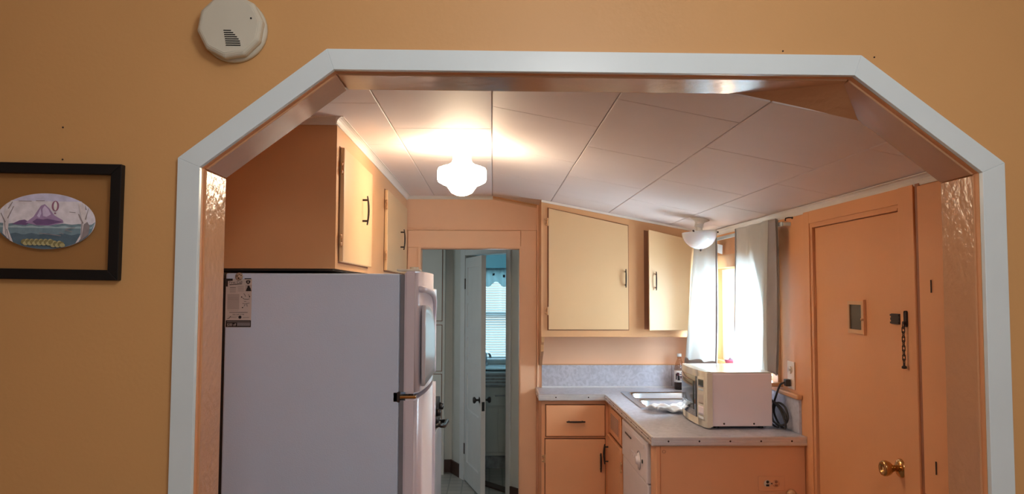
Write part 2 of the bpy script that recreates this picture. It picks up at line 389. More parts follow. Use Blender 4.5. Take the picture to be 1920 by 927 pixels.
# crown mouldings
def crown(name, p0, p1, inward, size, label, z0, z1, m='crown', n=5):
    """cove moulding from p0 to p1 (x,y); inward = unit vector away from the wall"""
    mb = MB(); prof = [(0, 0), (0, -size), (.004, -size)]+[(size*(1-math.cos(k/n*PI/2))*.95+.004, -size*(1-math.sin(k/n*PI/2))*.95) for k in range(1, n)]+[(size, -.003), (size, 0)]
    A = [mb.bm.verts.new((p0[0]+inward[0]*u, p0[1]+inward[1]*u, z0+v)) for u, v in prof]
    B = [mb.bm.verts.new((p1[0]+inward[0]*u, p1[1]+inward[1]*u, z1+v)) for u, v in prof]
    k = len(prof)
    for i in range(k): mb.bm.faces.new([A[i], B[i], B[(i+1) % k], A[(i+1) % k]])
    mb.bm.faces.new(A[::-1]); mb.bm.faces.new(B)
    o = build(name, mb, m); tag(o, label, 'trim', kind='structure'); return o
CX = -.576                                # face of left wall cupboards
crown('trim_4', (XR, Y1), (XR, YB), (-1, 0), .030, 'pale moulding where the ceiling meets the right kitchen wall', zc(XR-.01), zc(XR-.01))
crown('trim_5', (CX+.0, YB), (0.0, YB), (0, -1), .022, 'pale moulding at the ceiling above the hall doorway', ZC, ZC)
crown('trim_6', (0, YB), (.306, YB), (0, -1), .022, 'short moulding piece bending down the ceiling slope beside the wall cupboard', ZC, zc(.306), 'cab')
crown('trim_7', (XL, 2.845), (CX, 2.845), (0, -1), .028, 'brownish moulding over the shaded side of the left wall cupboard', ZC, ZC, 'crown')
crown('trim_8', (CX, 2.82), (CX, YB), (1, 0), .028, 'pale moulding over the left wall cupboard doors', ZC, ZC)

# hall doorway casing on the kitchen side
dc = thing('trim_9', (-.15, YB, 0), 'peach door casing around the hall doorway', 'trim', kind='structure')
cy = YB-.018
mb = MB(); mb.box((DX0-.080, cy, 0), (DX0-.002, YB-.0005, DZ+.002), None, .003); build('casing_board', mb, 'peachback', dc)
mb = MB(); mb.box((DX1+.002, cy, 0), (DX1+.108, YB-.0005, DZ+.118), None, .003); build('casing_board', mb, 'peachback', dc)
mb = MB(); mb.box((DX0-.080, cy, DZ+.002), (DX1+.001, YB-.0005, DZ+.116), None, .003); build('casing_board', mb, 'peachback', dc)
mb = MB(); mb.box((DX0-.083, cy-.004, DZ+.117), (DX1+.122, YB-.0005, DZ+.124), None, .002); build('cap_bead', mb, 'peachback', dc)
mb = MB(); mb.prism([(DX0-.010, 0), (DX0, 0), (DX0, DZ), (DX1, DZ), (DX1, 0), (DX1+.010, 0), (DX1+.010, DZ+.010), (DX0-.010, DZ+.010)], 'y', cy-.006, cy+.004); build('inner_bead', mb, 'peachback', dc)
mb = MB(); mb.prism([(DX0-.0, 0), (DX0+.006, 0), (DX0+.006, DZ-.006), (DX1-.006, DZ-.006), (DX1-.006, 0), (DX1, 0), (DX1, DZ), (DX0, DZ)], 'y', cy+.006, YB+.122); build('jamb_lining', mb, 'peachback', dc)
bx('corner_batten', (DX1+.110, YB-.030, .95), (DX1+.121, YB-.0005, 2.16), 'peachback', dc, .002)

# ------------------------------------------------------------------ hall and bathroom beyond
P = [(-1.5, 6.9), (-.352, 6.9), (-.262, 6.69), (-.222, 6.61), (.118, 6.165), (.150, 6.123), (.262, 5.98), (.262, 5.31)]
struct('floor_hall', MB().box((-1.64, 5.33, -.1), (1.6, 8.1, 0)), 'tile', 'grey green tiled hall floor beyond the doorway', 'floor')
mb = MB()
def seg(p, q, z0, z1, th=.10):
    p = Vector(p); q = Vector(q); t = (q-p).normalized(); n = Vector((-t.y, t.x)) # outwards (away from the hall centre)
    if n.dot(Vector((.3, 7.4))-(p+q)/2) < 0 and True: n = -n
    a, b, c, d = p, q, q+n*th, p+n*th
    mb.hexa([(a.x, a.y, z0), (b.x, b.y, z0), (c.x, c.y, z0), (d.x, d.y, z0), (a.x, a.y, z1), (b.x, b.y, z1), (c.x, c.y, z1), (d.x, d.y, z1)])
seg(P[0], P[1], 0, 2.4); seg(P[1], P[2], 0, 2.4); seg(P[2], P[3], 0, 2.4); seg(P[3], P[4], 1.885, 2.4); seg(P[4], P[5], 0, 2.4); seg(P[5], P[6], 0, 2.4); seg(P[6], P[7], 0, 2.4)
struct('wall_hall', mb, 'white', 'white hall wall seen through the doorway', 'wall')
mb = MB(); wall_panel(mb, 'x', -1.6, -1.5, 5.31, 7.0, 0, 2.4, [(5.55, 6.35, 1.0, 2.1)]); struct('wall_hall_left', mb, 'white', 'white left wall of the hall with an unseen opening added to let in fill light', 'wall')
struct('ceiling_hall', MB().box((-1.6, 5.31, 2.4), (1.6, 7.7, 2.46)), 'white', 'white hall and bathroom ceiling', 'ceiling')
BWX0, BWX1, BWZ0, BWZ1 = -.22, .34, .92, 2.02
mb = MB(); wall_panel(mb, 'y', 7.5, 7.6, -.9, 1.5, 0, 2.4, [(BWX0, BWX1, BWZ0, BWZ1)]); struct('wall_bath_back', mb, 'white', 'pale bathroom wall behind the blinds', 'wall')
struct('wall_bath_left', MB().box((-1.0, 7.0, 0), (-.9, 7.6, 2.4)), 'white', 'left bathroom wall', 'wall')
struct('wall_bath_right', MB().box((1.5, 5.31, 0), (1.6, 7.6, 2.4)), 'white', 'right bathroom wall', 'wall')
# brown baseboards of the hall
mb = MB()
for a, b, h in ((P[0], P[1], .11), (P[1], P[2], .11), (P[5], P[6], .07)):
    p = Vector(a); q = Vector(b); t = (q-p).normalized(); n = Vector((t.y, -t.x))
    if n.dot(Vector((-.5, 5.8))-(p+q)/2) < 0: n = -n
    p = p+n*.0005; q = q+n*.0005; c = q+n*.014; d = p+n*.014
    mb.hexa([(p.x, p.y, 0), (q.x, q.y, 0), (c.x, c.y, 0), (d.x, d.y, 0), (p.x, p.y, h), (q.x, q.y, h), (c.x, c.y, h), (d.x, d.y, h)])
struct('baseboard_hall', mb, 'base', 'dark brown baseboard along the hall wall', 'baseboard')
# casing of bathroom door
bc = thing('trim_10', (-.05, 6.4, 0), 'white casing around the bathroom doorway', 'trim', kind='structure')
def vseg(name, p, q, z0, z1, off0, off1, m, parent):
    p = Vector(p); q = Vector(q); t = (q-p).normalized(); n = Vector((t.y, -t.x))
    if n.dot(Vector((-.5, 5.8))-(p+q)/2) < 0: n = -n
    a, b, c, d = p+n*off0, q+n*off0, q+n*off1, p+n*off1
    return build(name, MB().hexa([(a.x, a.y, z0), (b.x, b.y, z0), (c.x, c.y, z0), (d.x, d.y, z0), (a.x, a.y, z1), (b.x, b.y, z1), (c.x, c.y, z1), (d.x, d.y, z1)], None, .002, 1), m, parent)
vseg('casing_board', P[2], P[3], 0, 1.95, .001, .016, 'whitedoor', bc)
vseg('casing_board', P[4], P[5], 0, 1.95, .001, .016, 'whitedoor', bc)
vseg('casing_board', P[3], P[4], 1.886, 1.95, .001, .016, 'whitedoor', bc)
vseg('threshold', P[3], P[4], .0005, .014, -.09, -.002, 'base', bc)

# ------------------------------------------------------------------ bathroom door leaf with five panels, standing open into the hall
HN = Vector((-.212, 6.600, 0)); FE = Vector((-.068, 6.030, 0)); LW = (FE-HN).length
bd = thing('door_1', HN, 'white panelled bathroom door standing open into the hall', 'door', rot=(0, 0, math.atan2((FE-HN).y, (FE-HN).x)), kind='structure')
# local: x along leaf, y = left-hand normal of leaf ; leaf from y -.018 .. .018
TH = .018; H_ = 1.862
mb = MB(); us = [0, .075, LW-.075, LW]; zs = [.012, .17, .52, .60, .90, 1.0, 1.20, 1.28, 1.48, 1.55, 1.78, H_]
for i in range(3):
    for j in range(len(zs)-1):
        pan = i == 1 and j in (1, 3, 5, 7, 9)
        t = .008 if pan else TH
        mb.box((us[i], -t, zs[j]), (us[i+1], t, zs[j+1]))
build('leaf', mb, 'whitedoor', bd)
for sgn in (1, -1):
    kb = MB().lathe([(0, 0), (.024, 0), (.024, .004), (.010, .006), (.008, .018), (.010, .026), (.022, .034), (.026, .042), (.022, .050), (.010, .053), (0, .053)], (LW-.045, sgn*TH, .740), (0, sgn, 0))
    build('door_knob', kb, 'black', bd)
bx('latch_plate', (LW-.0015, -.011, .66), (LW+.0015, .011, .73), 'black', bd)
for z in (.22, 1.60): bx('hinge', (-.012, -.024, z), (.010, -.012, z+.09), 'bronze', bd, .002)

# built-in cupboard in the hall
hb = thing('built_in_cupboard', (-.80, 6.84, 0), 'white built-in hall cupboard with dark door gaps behind the refrigerator', 'cupboard')
bx('body', (-1.2, 6.80, .0), (-.415, 6.899, 2.38), 'white', hb)
for z0, z1 in ((1.325, 2.3), (.890, 1.285), (.17, .860)):
    mb = MB(); mb.box((-1.13, 6.7985, z0-.005), (-.435, 6.7998, z1+.005), 'gap'); mb.box((-1.125, 6.789, z0), (-.440, 6.7988, z1), 'white', .003, 2); build('door', mb, None, hb)

# bathroom window, blinds, valance
bw = thing('window_2', (.06, 7.55, BWZ0), 'bathroom window with white frame', 'window', kind='structure')
mb = MB(); wall_panel(mb, 'y', 7.50, 7.56, BWX0, BWX1, BWZ0, BWZ1, [(BWX0+.04, BWX1-.04, BWZ0+.04, 1.345), (BWX0+.04, BWX1-.04, 1.385, BWZ1-.04)]); build('window_frame', mb, 'whitedoor', bw)
bx('pane', (BWX0+.04, 7.535, BWZ0+.04), (BWX1-.04, 7.540, 1.345), 'pane', bw); bx('pane', (BWX0+.04, 7.535, 1.385), (BWX1-.04, 7.540, BWZ1-.04), 'pane', bw)
mb = MB(); z = .935
while z < 1.78:
    mb.hexa([(BWX0+.005, 7.462, z-.004), (BWX1-.005, 7.462, z-.004), (BWX1-.005, 7.484, z+.006), (BWX0+.005, 7.484, z+.006), (BWX0+.005, 7.462, z-.003), (BWX1-.005, 7.462, z-.003), (BWX1-.005, 7.484, z+.007), (BWX0+.005, 7.484, z+.007)]); z += .0235
M['cyanglow'] = cloth_mat('cyan_glow_cloth', (.58, .72, .74), (.42, .58, .62), .35)
bx('cyan_glow_panel', (BWX0+.01, 7.492, 1.79), (BWX1-.01, 7.4935, 2.01), 'cyanglow', bw)  # translucent panel added for the bright cyan light above the valance
bl = thing('venetian_blind', (.06, 7.475, .93), 'white venetian blind in the bathroom window below the lace valance', 'blind')
build('slats', mb, 'blind', bl); bx('head_rail', (BWX0, 7.458, 1.775), (BWX1, 7.490, 1.80), 'blind', bl, .002); bx('bottom_rail', (BWX0+.005, 7.462, .921), (BWX1-.005, 7.484, .930), 'blind', bl)
mb = MB(); mb.grid(60, 14, lambda u, v: (BWX0-.02+u*(BWX1-BWX0+.04), 7.435+.012*math.sin(u*60), 1.805-v*(.155+.025*math.sin(u*24))), 'lace', lambda u, v: 'ink' if (.34 < v < .52 and (abs(((u*6) % 1)-.5) < .10)) else 'lace')
va = build('valance', mb, None); tag(va, 'white lace valance with dark motifs above the bathroom blind', 'curtain')
va.modifiers.new('s', 'SOLIDIFY').thickness = .001
# vanity, basin, tap, towel
vn = thing('vanity', (.1, 7.24, 0), 'pale green white bathroom vanity under the blind', 'vanity')
bx('body', (-.34, 7.0, .12), (.62, 7.490, .835), 'vanity', vn); bx('kickboard', (-.34, 7.03, .001), (.62, 7.48, .12), 'towel', vn)
bx('countertop', (-.345, 6.975, .836), (.63, 7.497, .862), 'basin', vn, .005)
bx('drawer', (-.28, 6.988, .56), (.40, 6.999, .80), 'vanity', vn, .003)
bx('door', (-.28, 6.988, .15), (.05, 6.999, .545), 'vanity', vn, .003); bx('door', (.056, 6.988, .15), (.40, 6.999, .545), 'vanity', vn, .003)
mb = MB().tube([(.03, 6.9875, .655), (.03, 6.966, .655), (.07, 6.962, .66), (.11, 6.966, .655), (.11, 6.988, .655)], .006); build('drawer_pull', mb, 'chrome', vn)
mb = MB().lathe([(.12, .0), (.20, .012), (.205, .022), (.19, .020), (.15, .004), (.04, .002), (0, .002)], (.05, 7.23, .8625), (0, 0, 1)); build('basin', mb, 'basin', vn)
mb = MB().tube([(-.06, 7.40, .865), (-.06, 7.40, .985), (-.055, 7.37, 1.01), (-.02, 7.27, .995), (-.018, 7.25, .965)], .012); mb.cyl((-.06, 7.40, .862), (-.06, 7.40, .90), .024); build('tap', mb, 'steel', vn)
mb = MB(); mb.box((-.10, 6.955, .735), (.20, 6.972, .842), 'towel', .004)
for k in range(3): mb.box((-.101, 6.953, .755+k*.028), (.201, 6.973, .763+k*.028), 'basin')
tw = build('towel', mb, None); tag(tw, 'folded striped grey towel hanging over the vanity front', 'towel')

# ------------------------------------------------------------------ cabinet hardware
def pull(parent, c, length, axis, out, m='bronze', r=.0045):
    """bow handle: c centre on the door face, axis along its length, out away from the door"""
    c = Vector(c); a = Vector(axis); o = Vector(out); L = length/2
    mb = MB()
    for s in (-1, 1): mb.cyl(c+a*s*L*.72, c+a*s*L*.72+o*.022, .0045)
    pts = [c+a*(k/8*L)+o*(.026-.006*(k/8)**2) for k in range(-8, 9)]
    mb.tube(pts, r, radii=[r*(1-.35*(abs(k)/8)**2) for k in range(-8, 9)])
    return build('handle', mb, m, parent)
def hinge(parent, c, vert, u, out, m='cab'):
    c = Vector(c); o = Vector(out); u = Vector(u); mb = MB()
    mb.cyl(c+o*.004-Vector((0, 0, vert/2)), c+o*.004+Vector((0, 0, vert/2)), .0042)
    for s in (-1, 1):
        p = c+u*s*.0; z = s*vert*.3
        mb.lathe([(0, 0), (.008, 0), (.006, .004), (0, .005)], c+u*(-.010)+Vector((0, 0, z)), out, None, 10)
    return build('hinge', mb, m, parent)

# ------------------------------------------------------------------ left wall cupboard over refrigerator and stove
lc = thing('wall_cupboard', (-.84, 4.0, 1.66), 'tall peach wall cupboard over the refrigerator with two cream doors', 'cabinet')
CY0 = 2.850
bx('body', (XL+.001, CY0, 1.662), (CX, YB-.022, ZC-.003), 'cab', lc); M['gapshadow'] = mat('dark_gap_shadow', (.05, .03, .02), .8, noise=.2); bx('gap_shadow_board', (XL+.001, CY0+.012, 1.655), (CX-.012, YB-.022, 1.6615), 'gapshadow', lc)  # dark board added so the gap above the refrigerator looks black
LD = [(2.905, 3.585, 3.32, (1.835, 2.015)), (4.115, 5.05, 4.70, (1.83, 1.955))]
for (ya, yb, hy, hz) in LD:
    mb = MB(); mb.box((CX+.0003, ya-.006, 1.684), (CX+.0010, yb+.004, 2.125), 'gap')
    mb.box((CX+.0010, ya, 1.690), (CX+.019, yb, 2.120), 'cabdoor', .004)
    d = build('door', mb, None, lc)
    hh = (hz[1]-hz[0]); pull(d, (CX+.019, hy, (hz[0]+hz[1])/2), .125, (0, 0, 1), (1, 0, 0))
    for z in (1.77, 2.04): hinge(d, (CX+.012, ya-.008, z), .05, (0, 1, 0), (1, 0, 0), 'cab')

# ------------------------------------------------------------------ right upper cabinet on the back wall
UY = 4.88
uc = thing('wall_cupboard', (.84, 5.03, 1.297), 'peach wall cupboard with sloping top above the sink counter, right door ajar', 'cabinet')
UX0, UX1 = .307, XR-.001
mb = MB(); gz = .028
poly = [(UX0, 1.297), (UX1, 1.297), (UX1, zc(UX1)-.003), (UX0, zc(UX0)-.003)]
mb.prism(poly, 'y', UY, YB-.001, 'cab')
build('body', mb, None, uc)
mb = MB().prism([(UX0, zc(UX0)-.014), (UX1-.03, zc(UX1-.03)-.014), (UX1-.03, zc(UX1-.03)-.001), (UX0, zc(UX0)-.001)], 'y', UY-.012, UY-.0002); build('top_moulding', mb, 'crown', uc)
# door one
mb = MB(); mb.prism([(.345, 1.338), (.860, 1.338), (.860, 2.003), (.345, 2.113)], 'y', UY-.0009, UY-.0002, 'gap')
mb.prism([(.353, 1.344), (.854, 1.344), (.854, 1.997), (.353, 2.106)], 'y', UY-.017, UY-.0010, 'cabdoor')
d = build('door', mb, None, uc); pull(d, (.836, UY-.017, 1.665), .115, (0, 0, 1), (0, -1, 0))
for z in (1.46, 2.02): hinge(d, (.347, UY-.012, z), .05, (1, 0, 0), (0, -1, 0))
# door two stands ajar, hinged on its right
mb = MB(); mb.prism([(.957, 1.345), (1.318, 1.345), (1.318, 1.902), (.957, 1.972)], 'y', UY-.0009, UY-.0002, 'gap'); build('opening_shadow_sheet', mb, None, uc)
HX = 1.325; dd = bpy.data.objects.new('door', None)
mb = MB(); L2 = .362
ca, sa = math.cos(.20), math.sin(.20)
def ajar(u, t): return (HX-u*ca-t*sa*0, UY-.002-u*sa-t)   # u from hinge towards the free edge, t outward thickness
a0 = ajar(0, 0); a1 = ajar(L2, 0); b1 = ajar(L2, .018); b0 = ajar(0, .018)
zt0, zt1 = 1.895, 1.968
mb.hexa([(a0[0], a0[1], 1.342), (a1[0], a1[1], 1.342), (b1[0], b1[1], 1.342), (b0[0], b0[1], 1.342),
         (a0[0], a0[1], zt0), (a1[0], a1[1], zt1), (b1[0], b1[1], zt1), (b0[0], b0[1], zt0)], None, .002, 1)
bpy.data.objects.remove(dd)
d = build('door', mb, 'cabdoor', uc)
hp = ajar(L2-.045, .018); nv = Vector((-sa, -ca, 0)); pull(d, (hp[0], hp[1], 1.648), .115, (0, 0, 1), (-sa*0.2, -1, 0))
# little bracket under its left end
mb = MB(); mb.prism([(5.188, 1.095), (5.188, 1.2965), (4.89, 1.2965), (4.90, 1.262), (4.935, 1.245), (4.955, 1.20), (5.06, 1.14), (5.12, 1.10)], 'x', UX0+.002, UX0+.020)
build('bracket', mb, 'cab', uc)

# ------------------------------------------------------------------ worktop, base cabinets
ZT = .945; FX = .703; FY = 4.825; NY = 3.415; EX = 1.383
SX0, SX1, SY0, SY1 = .812, 1.300, 4.255, 4.925
wt = thing('worktop', (1.0, 4.6, ZT-.035), 'grey laminate L-shaped worktop with ribbed metal edging', 'worktop')
mb = MB(); z0, z1 = ZT-.034, ZT
for a, b in (((.293, FY), (EX, YB-.001)), ):
    pass
cells_x = sorted({.293, FX, SX0+.02, SX1-.02, EX}); cells_y = sorted({NY, SY0+.02, FY, SY1-.02, YB-.001})
for xa, xb in zip(cells_x, cells_x[1:]):
    for ya, yb in zip(cells_y, cells_y[1:]):
        xm, ym = (xa+xb)/2, (ya+yb)/2
        if xm < FX and ym < FY: continue
        if SX0+.02 < xm < SX1-.02 and SY0+.02 < ym < SY1-.02: continue
        mb.box((xa, ya, z0), (xb, yb, z1))
bmesh.ops.remove_doubles(mb.bm, verts=mb.bm.verts, dist=1e-5)
build('slab', mb, 'lam', wt)
def edging(p, q, n):
    mb = MB(); p = Vector(p); q = Vector(q); n = Vector(n); t = (q-p).normalized()
    prof = [(0, z0-.003), (.004, z0-.003), (.006, z0+.002), (.006, z0+.008), (.0035, z0+.010), (.0035, z0+.012), (.006, z0+.014), (.006, z0+.021), (.0035, z0+.023), (.0035, z0+.025), (.006, z0+.027), (.006, z1), (.002, z1+.002), (-.004, z1+.002), (-.004, z1+.0005), (0, z1+.0002)]
    A = [mb.bm.verts.new((p.x+n.x*u, p.y+n.y*u, z)) for u, z in prof]; B = [mb.bm.verts.new((q.x+n.x*u, q.y+n.y*u, z)) for u, z in prof]
    k = len(prof)
    for i in range(k): mb.bm.faces.new([A[i], B[i], B[(i+1) % k], A[(i+1) % k]])
    mb.bm.faces.new(A[::-1]); mb.bm.faces.new(B)
    e = build('edging', mb, 'chrome', wt)
    L = (q-p).length; c = max(2, int(L/.135))
    for j in range(c):
        s = p+t*(L*(j+.5)/c)+n*.0055
        build('screw', MB().lathe([(0, 0), (.0045, 0), (.003, .002), (0, .0025)], (s.x, s.y, z0+.0175), (n.x, n.y, 0), None, 10), 'bronze', e)
edging((.293, FY, 0), (FX-.006, FY, 0), (0, -1, 0)); edging((FX, FY-.0, 0), (FX, NY, 0), (-1, 0, 0)); edging((FX, NY, 0), (EX, NY, 0), (0, -1, 0)); edging((.293, YB-.03, 0), (.293, FY, 0), (-1, 0, 0))
# splashbacks
bs = thing('splashback', (.8, YB, ZT), 'low grey laminate splashback along the end wall behind the worktop', 'splashback')
bx('panel', (.330, YB-.012, ZT+.003), (1.366, YB-.0008, 1.094), 'lam', bs); bx('cap_strip', (.330, YB-.015, 1.094), (1.366, YB-.0008, 1.100), 'cab', bs)
bx('joint_strip', (1.195, YB-.0135, ZT+.004), (1.198, YB-.0122, 1.093), 'gasket', bs); bx('foot_strip', (.330, YB-.020, ZT+.0005), (1.20, YB-.0125, ZT+.010), 'chrome', bs)
bs2 = thing('splashback', (XR, 4.3, ZT), 'low grey laminate splashback on the right wall behind the microwave', 'splashback')
bx('panel', (XR-.012, 3.47, ZT+.0015), (XR-.0008, YB-.016, 1.100), 'lam', bs2)
bx('wooden_cap', (XR-.026, 3.455, 1.1005), (XR-.0008, 3.70, 1.122), 'cab', bs2, .005); 
# sink
sk = thing('sink', (1.05, 4.6, ZT), 'stainless steel double bowl sink set in the worktop', 'sink')
B1 = (.850, 1.262, 4.600, 4.885); B2 = (.850, 1.262, 4.290, 4.560)
mb = MB(); zr = ZT+.0012
xs = sorted({SX0, SX1, B1[0], B1[1]}); ys = sorted({SY0, SY1, B1[2], B1[3], B2[2], B2[3]})
for xa, xb in zip(xs, xs[1:]):
    for ya, yb in zip(ys, ys[1:]):
        xm, ym = (xa+xb)/2, (ya+yb)/2
        if any(b[0] < xm < b[1] and b[2] < ym < b[3] for b in (B1, B2)): continue
        mb.box((xa, ya, zr), (xb, yb, zr+.004))
bmesh.ops.remove_doubles(mb.bm, verts=mb.bm.verts, dist=1e-5)
build('rim', mb, 'steel', sk)
for b in (B1, B2):
    mb = MB(); cx_, cy_ = (b[0]+b[1])/2, (b[2]+b[3])/2; hx, hy = (b[1]-b[0])/2, (b[3]-b[2])/2
    def ring(s, z, e):
        out = []
        for k in range(48):
            a = 2*PI*k/48; c, s_ = math.cos(a), math.sin(a)
            out.append((cx_+hx*s*math.copysign(abs(c)**e, c), cy_+hy*s*math.copysign(abs(s_)**e, s_), z))
        return out
    R = [ring(1.03, zr+.0045, .16), ring(1.0, zr+.0065, .2), ring(.965, zr-.004, .3), ring(.93, zr-.09, .34), ring(.86, zr-.15, .4), ring(.6, zr-.165, .6), ring(.08, zr-.168, 1)]
    V = [[mb.bm.verts.new(p) for p in r] for r in R]
    for A, B in zip(V, V[1:]):
        for k in range(48): f = mb.bm.faces.new([A[k], A[(k+1) % 48], B[(k+1) % 48], B[k]]); f.smooth = True
    mb.bm.faces.new(V[-1]); build('bowl', mb, 'steel', sk, recalc=False)
# tap (mostly hidden behind the microwave)
mb = MB(); mb.cyl((1.286, 4.58, zr+.004), (1.286, 4.58, zr+.05), .020); mb.tube([(1.286, 4.58, zr+.05), (1.284, 4.58, zr+.10), (1.25, 4.58, zr+.135), (1.17, 4.58, zr+.14), (1.12, 4.58, zr+.125)], .009); build('tap', mb, 'chrome', sk)

# base cabinet on the back run
bc1 = thing('base_cabinet', (.505, 5.0, 0), 'peach base cabinet with one drawer over a door beside the hall doorway', 'cabinet')
BY = 4.862
bx('body', (.308, BY, .09), (.745, YB-.001, ZT-.036), 'base_cab', bc1); bx('kickboard', (.308, BY+.06, .001), (.745, YB-.02, .09), 'base', bc1)
mb = MB(); mb.box((.330, BY-.0008, .681), (.706, BY-.0002, .882), 'gap'); mb.box((.335, BY-.018, .687), (.701, BY-.0009, .876), 'base_cab', .004); d = build('drawer', mb, None, bc1); pull(d, (.518, BY-.018, .778), .115, (1, 0, 0), (0, -1, 0), r=.006)
mb = MB(); mb.box((.326, BY-.0008, .115), (.706, BY-.0002, .674), 'gap'); mb.box((.331, BY-.018, .120), (.701, BY-.0009, .667), 'base_cab', .004); d = build('door', mb, None, bc1); pull(d, (.672, BY-.018, .53), .115, (0, 0, 1), (0, -1, 0), r=.006)
for z in (.25, .55): hinge(d, (.327, BY-.012, z), .05, (1, 0, 0), (0, -1, 0))
# sink base cabinet and its end panel facing the room
PX = .722; PY = 3.436
sb = thing('base_cabinet', (1.05, 4.3, 0), 'peach sink cabinet ending in a plain panel beside the dishwasher', 'cabinet')
bx('side', (PX, 4.262, .09), (XR-.002, 4.84, ZT-.036-.0), 'base_cab', sb) if False else None
mb = MB(); mb.box((PX, 4.262, .09), (PX+.018, BY-.001, ZT-.037)); mb.box((PX+.018, 4.262, .09), (XR-.002, 4.275, .74)); build('face_frame', mb, 'base_cab', sb)
mb = MB(); mb.box((PX+.019, PY, .001), (XR-.002, PY+.020, ZT-.037), None, .002, 1); mb.box((PX-.002, PY-.003, .001), (PX+.018, 3.545, ZT-.037), None, .003, 1); build('end_panel', mb, 'base_cab', sb)
mb = MB(); mb.box((PX-.0008, 4.335, .838), (PX-.0002, 4.700, .892), 'gap')
mb.box((PX-.010, 4.340, .735), (PX-.0009, 4.700, .885), 'base_cab', .003)
mb.box((PX-.0135, 4.365, .755), (PX-.0105, 4.675, .870), 'base_cab', .001)
build('false_front', mb, None, sb)
mb = MB(); mb.box((PX-.0142, 4.38, .768), (PX-.0136, 4.66, .857), 'gasket')
for k in range(9): mb.box((PX-.0150, 4.385, .772+k*.0096), (PX-.0143, 4.655, .776+k*.0096), 'base_cab')
build('vent_grille', mb, None, sb)
mb = MB(); mb.box((PX-.0008, 4.285, .115), (PX-.0002, 4.800, .722), 'gap'); mb.box((PX-.018, 4.292, .120), (PX-.0009, 4.790, .715), 'base_cab', .004); d = build('door', mb, None, sb)
pull(d, (PX-.018, 4.735, .600), .12, (0, 0, 1), (-1, 0, 0), r=.006)
for z in (.30, .62): hinge(d, (PX-.012, 4.288, z), .06, (0, 1, 0), (-1, 0, 0))
build('screw', MB().lathe([(0, 0), (.008, 0), (.006, .003), (0, .004)], (.757, PY-.0005, .879), (0, -1, 0), None, 12), 'base_cab', sb)

# dishwasher
dw = thing('dishwasher', (1.0, 3.9, 0), 'off-white dishwasher under the worktop between sink cabinet and end panel', 'dishwasher')
bx('body', (PX+.02, 3.566, .09), (1.30, 4.245, .895), 'dish', dw)
bx('door', (PX-.012, 3.570, .14), (PX+.0195, 4.240, .700), 'dish', dw, .006)
mb = MB(); mb.box((PX-.016, 3.570, .704), (PX+.0195, 4.240, .893), None, .006); build('control_panel', mb, 'dish', dw)
bx('kick_panel', (PX+.03, 3.570, .001), (PX+.05, 4.240, .089), 'black', dw)
bx('recess', (PX-.0185, 3.62, .855), (PX-.0162, 4.20, .872), 'dish', dw, .001)
bx('latch', (PX-.0190, 3.96, .835), (PX-.0162, 4.13, .843), 'black', dw)
mb = MB(); mb.lathe([(0, 0), (.036, 0), (.034, .006), (.020, .008), (.018, .016), (0, .017)], (PX-.0161, 3.75, .775), (-1, 0, 0)); dl = build('dial', mb, 'dish', dw)
mb = MB(); mb.tube([(PX-.018, 3.75+.044*math.cos(a*PI/12), .775+.044*math.sin(a*PI/12)) for a in range(24)], .0012, closed=True, seg=6); build('dial_ring', mb, 'gasket', dw)
build('button', MB().lathe([(0, 0), (.010, 0), (.009, .004), (0, .005)], (PX-.0161, 3.665, .787), (-1, 0, 0), None, 16), 'black', dw)
for k in range(3): bx('push_button', (PX-.021, 3.86+k*.032, .765), (PX-.0162, 3.885+k*.032, .785), 'dish', dw, .002)

# ------------------------------------------------------------------ refrigerator
FRY0, FRY1 = 2.782, 3.490
fr = thing('refrigerator', (-.64, 3.13, 0), 'white top-freezer refrigerator with flyers on its side', 'refrigerator')
bx('body', (-.948, FRY0, .03), (-.331, FRY1, 1.643), 'fridge', fr, .006)
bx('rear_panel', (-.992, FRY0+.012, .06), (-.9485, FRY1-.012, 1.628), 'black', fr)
for x in (-.88, -.40):
    for y in (2.86, 3.42): build('foot', MB().cyl((x, y, .0005), (x, y, .03), .02), 'black', fr)
def fdoor(z0, z1):
    mb = MB(); n = 14
    f = lambda u: (-.272+.026*math.sin(PI*min(1, max(0, u)))**.7)
    pl = [(-.314, FRY0), ]+[(f(k/n), FRY0+(FRY1-FRY0)*k/n) for k in range(n+1)]+[(-.314, FRY1)]
    pts = [(p[0], p[1]) for p in pl]
    a = [mb.bm.verts.new((x, y, z0)) for x, y in pts]; b = [mb.bm.verts.new((x, y, z1)) for x, y in pts]
    N = len(pts); cap0 = mb.bm.faces.new(a[::-1]); cap1 = mb.bm.faces.new(b)
    for i in range(N):
        fc = mb.bm.faces.new([a[i], a[(i+1) % N], b[(i+1) % N], b[i]])
        if 1 <= i < N-2: fc.smooth = True
    es = [e for e in mb.bm.edges if abs(e.verts[0].co.z-e.verts[1].co.z) < 1e-6 or (abs(e.verts[0].co.x-e.verts[1].co.x) < 1e-6 and e.verts[0].co.y < FRY0+.001)]
    bmesh.ops.bevel(mb.bm, geom=es, offset=.006, segments=2, affect='EDGES')
    return mb
def fx(y):
    u = (y-FRY0)/(FRY1-FRY0); return -.272+.026*math.sin(PI*min(1, max(0, u)))**.7
fz = build('freezer_door', fdoor(1.216, 1.652), 'fridgedoor', fr); fd = build('fridge_door', fdoor(.09, 1.198), 'fridgedoor', fr)
bx('gasket', (-.3305, FRY0+.012, 1.222), (-.3145, FRY1-.012, 1.640), 'gasket', fr); bx('gasket', (-.3305, FRY0+.012, .10), (-.3145, FRY1-.012, 1.192), 'gasket', fr)
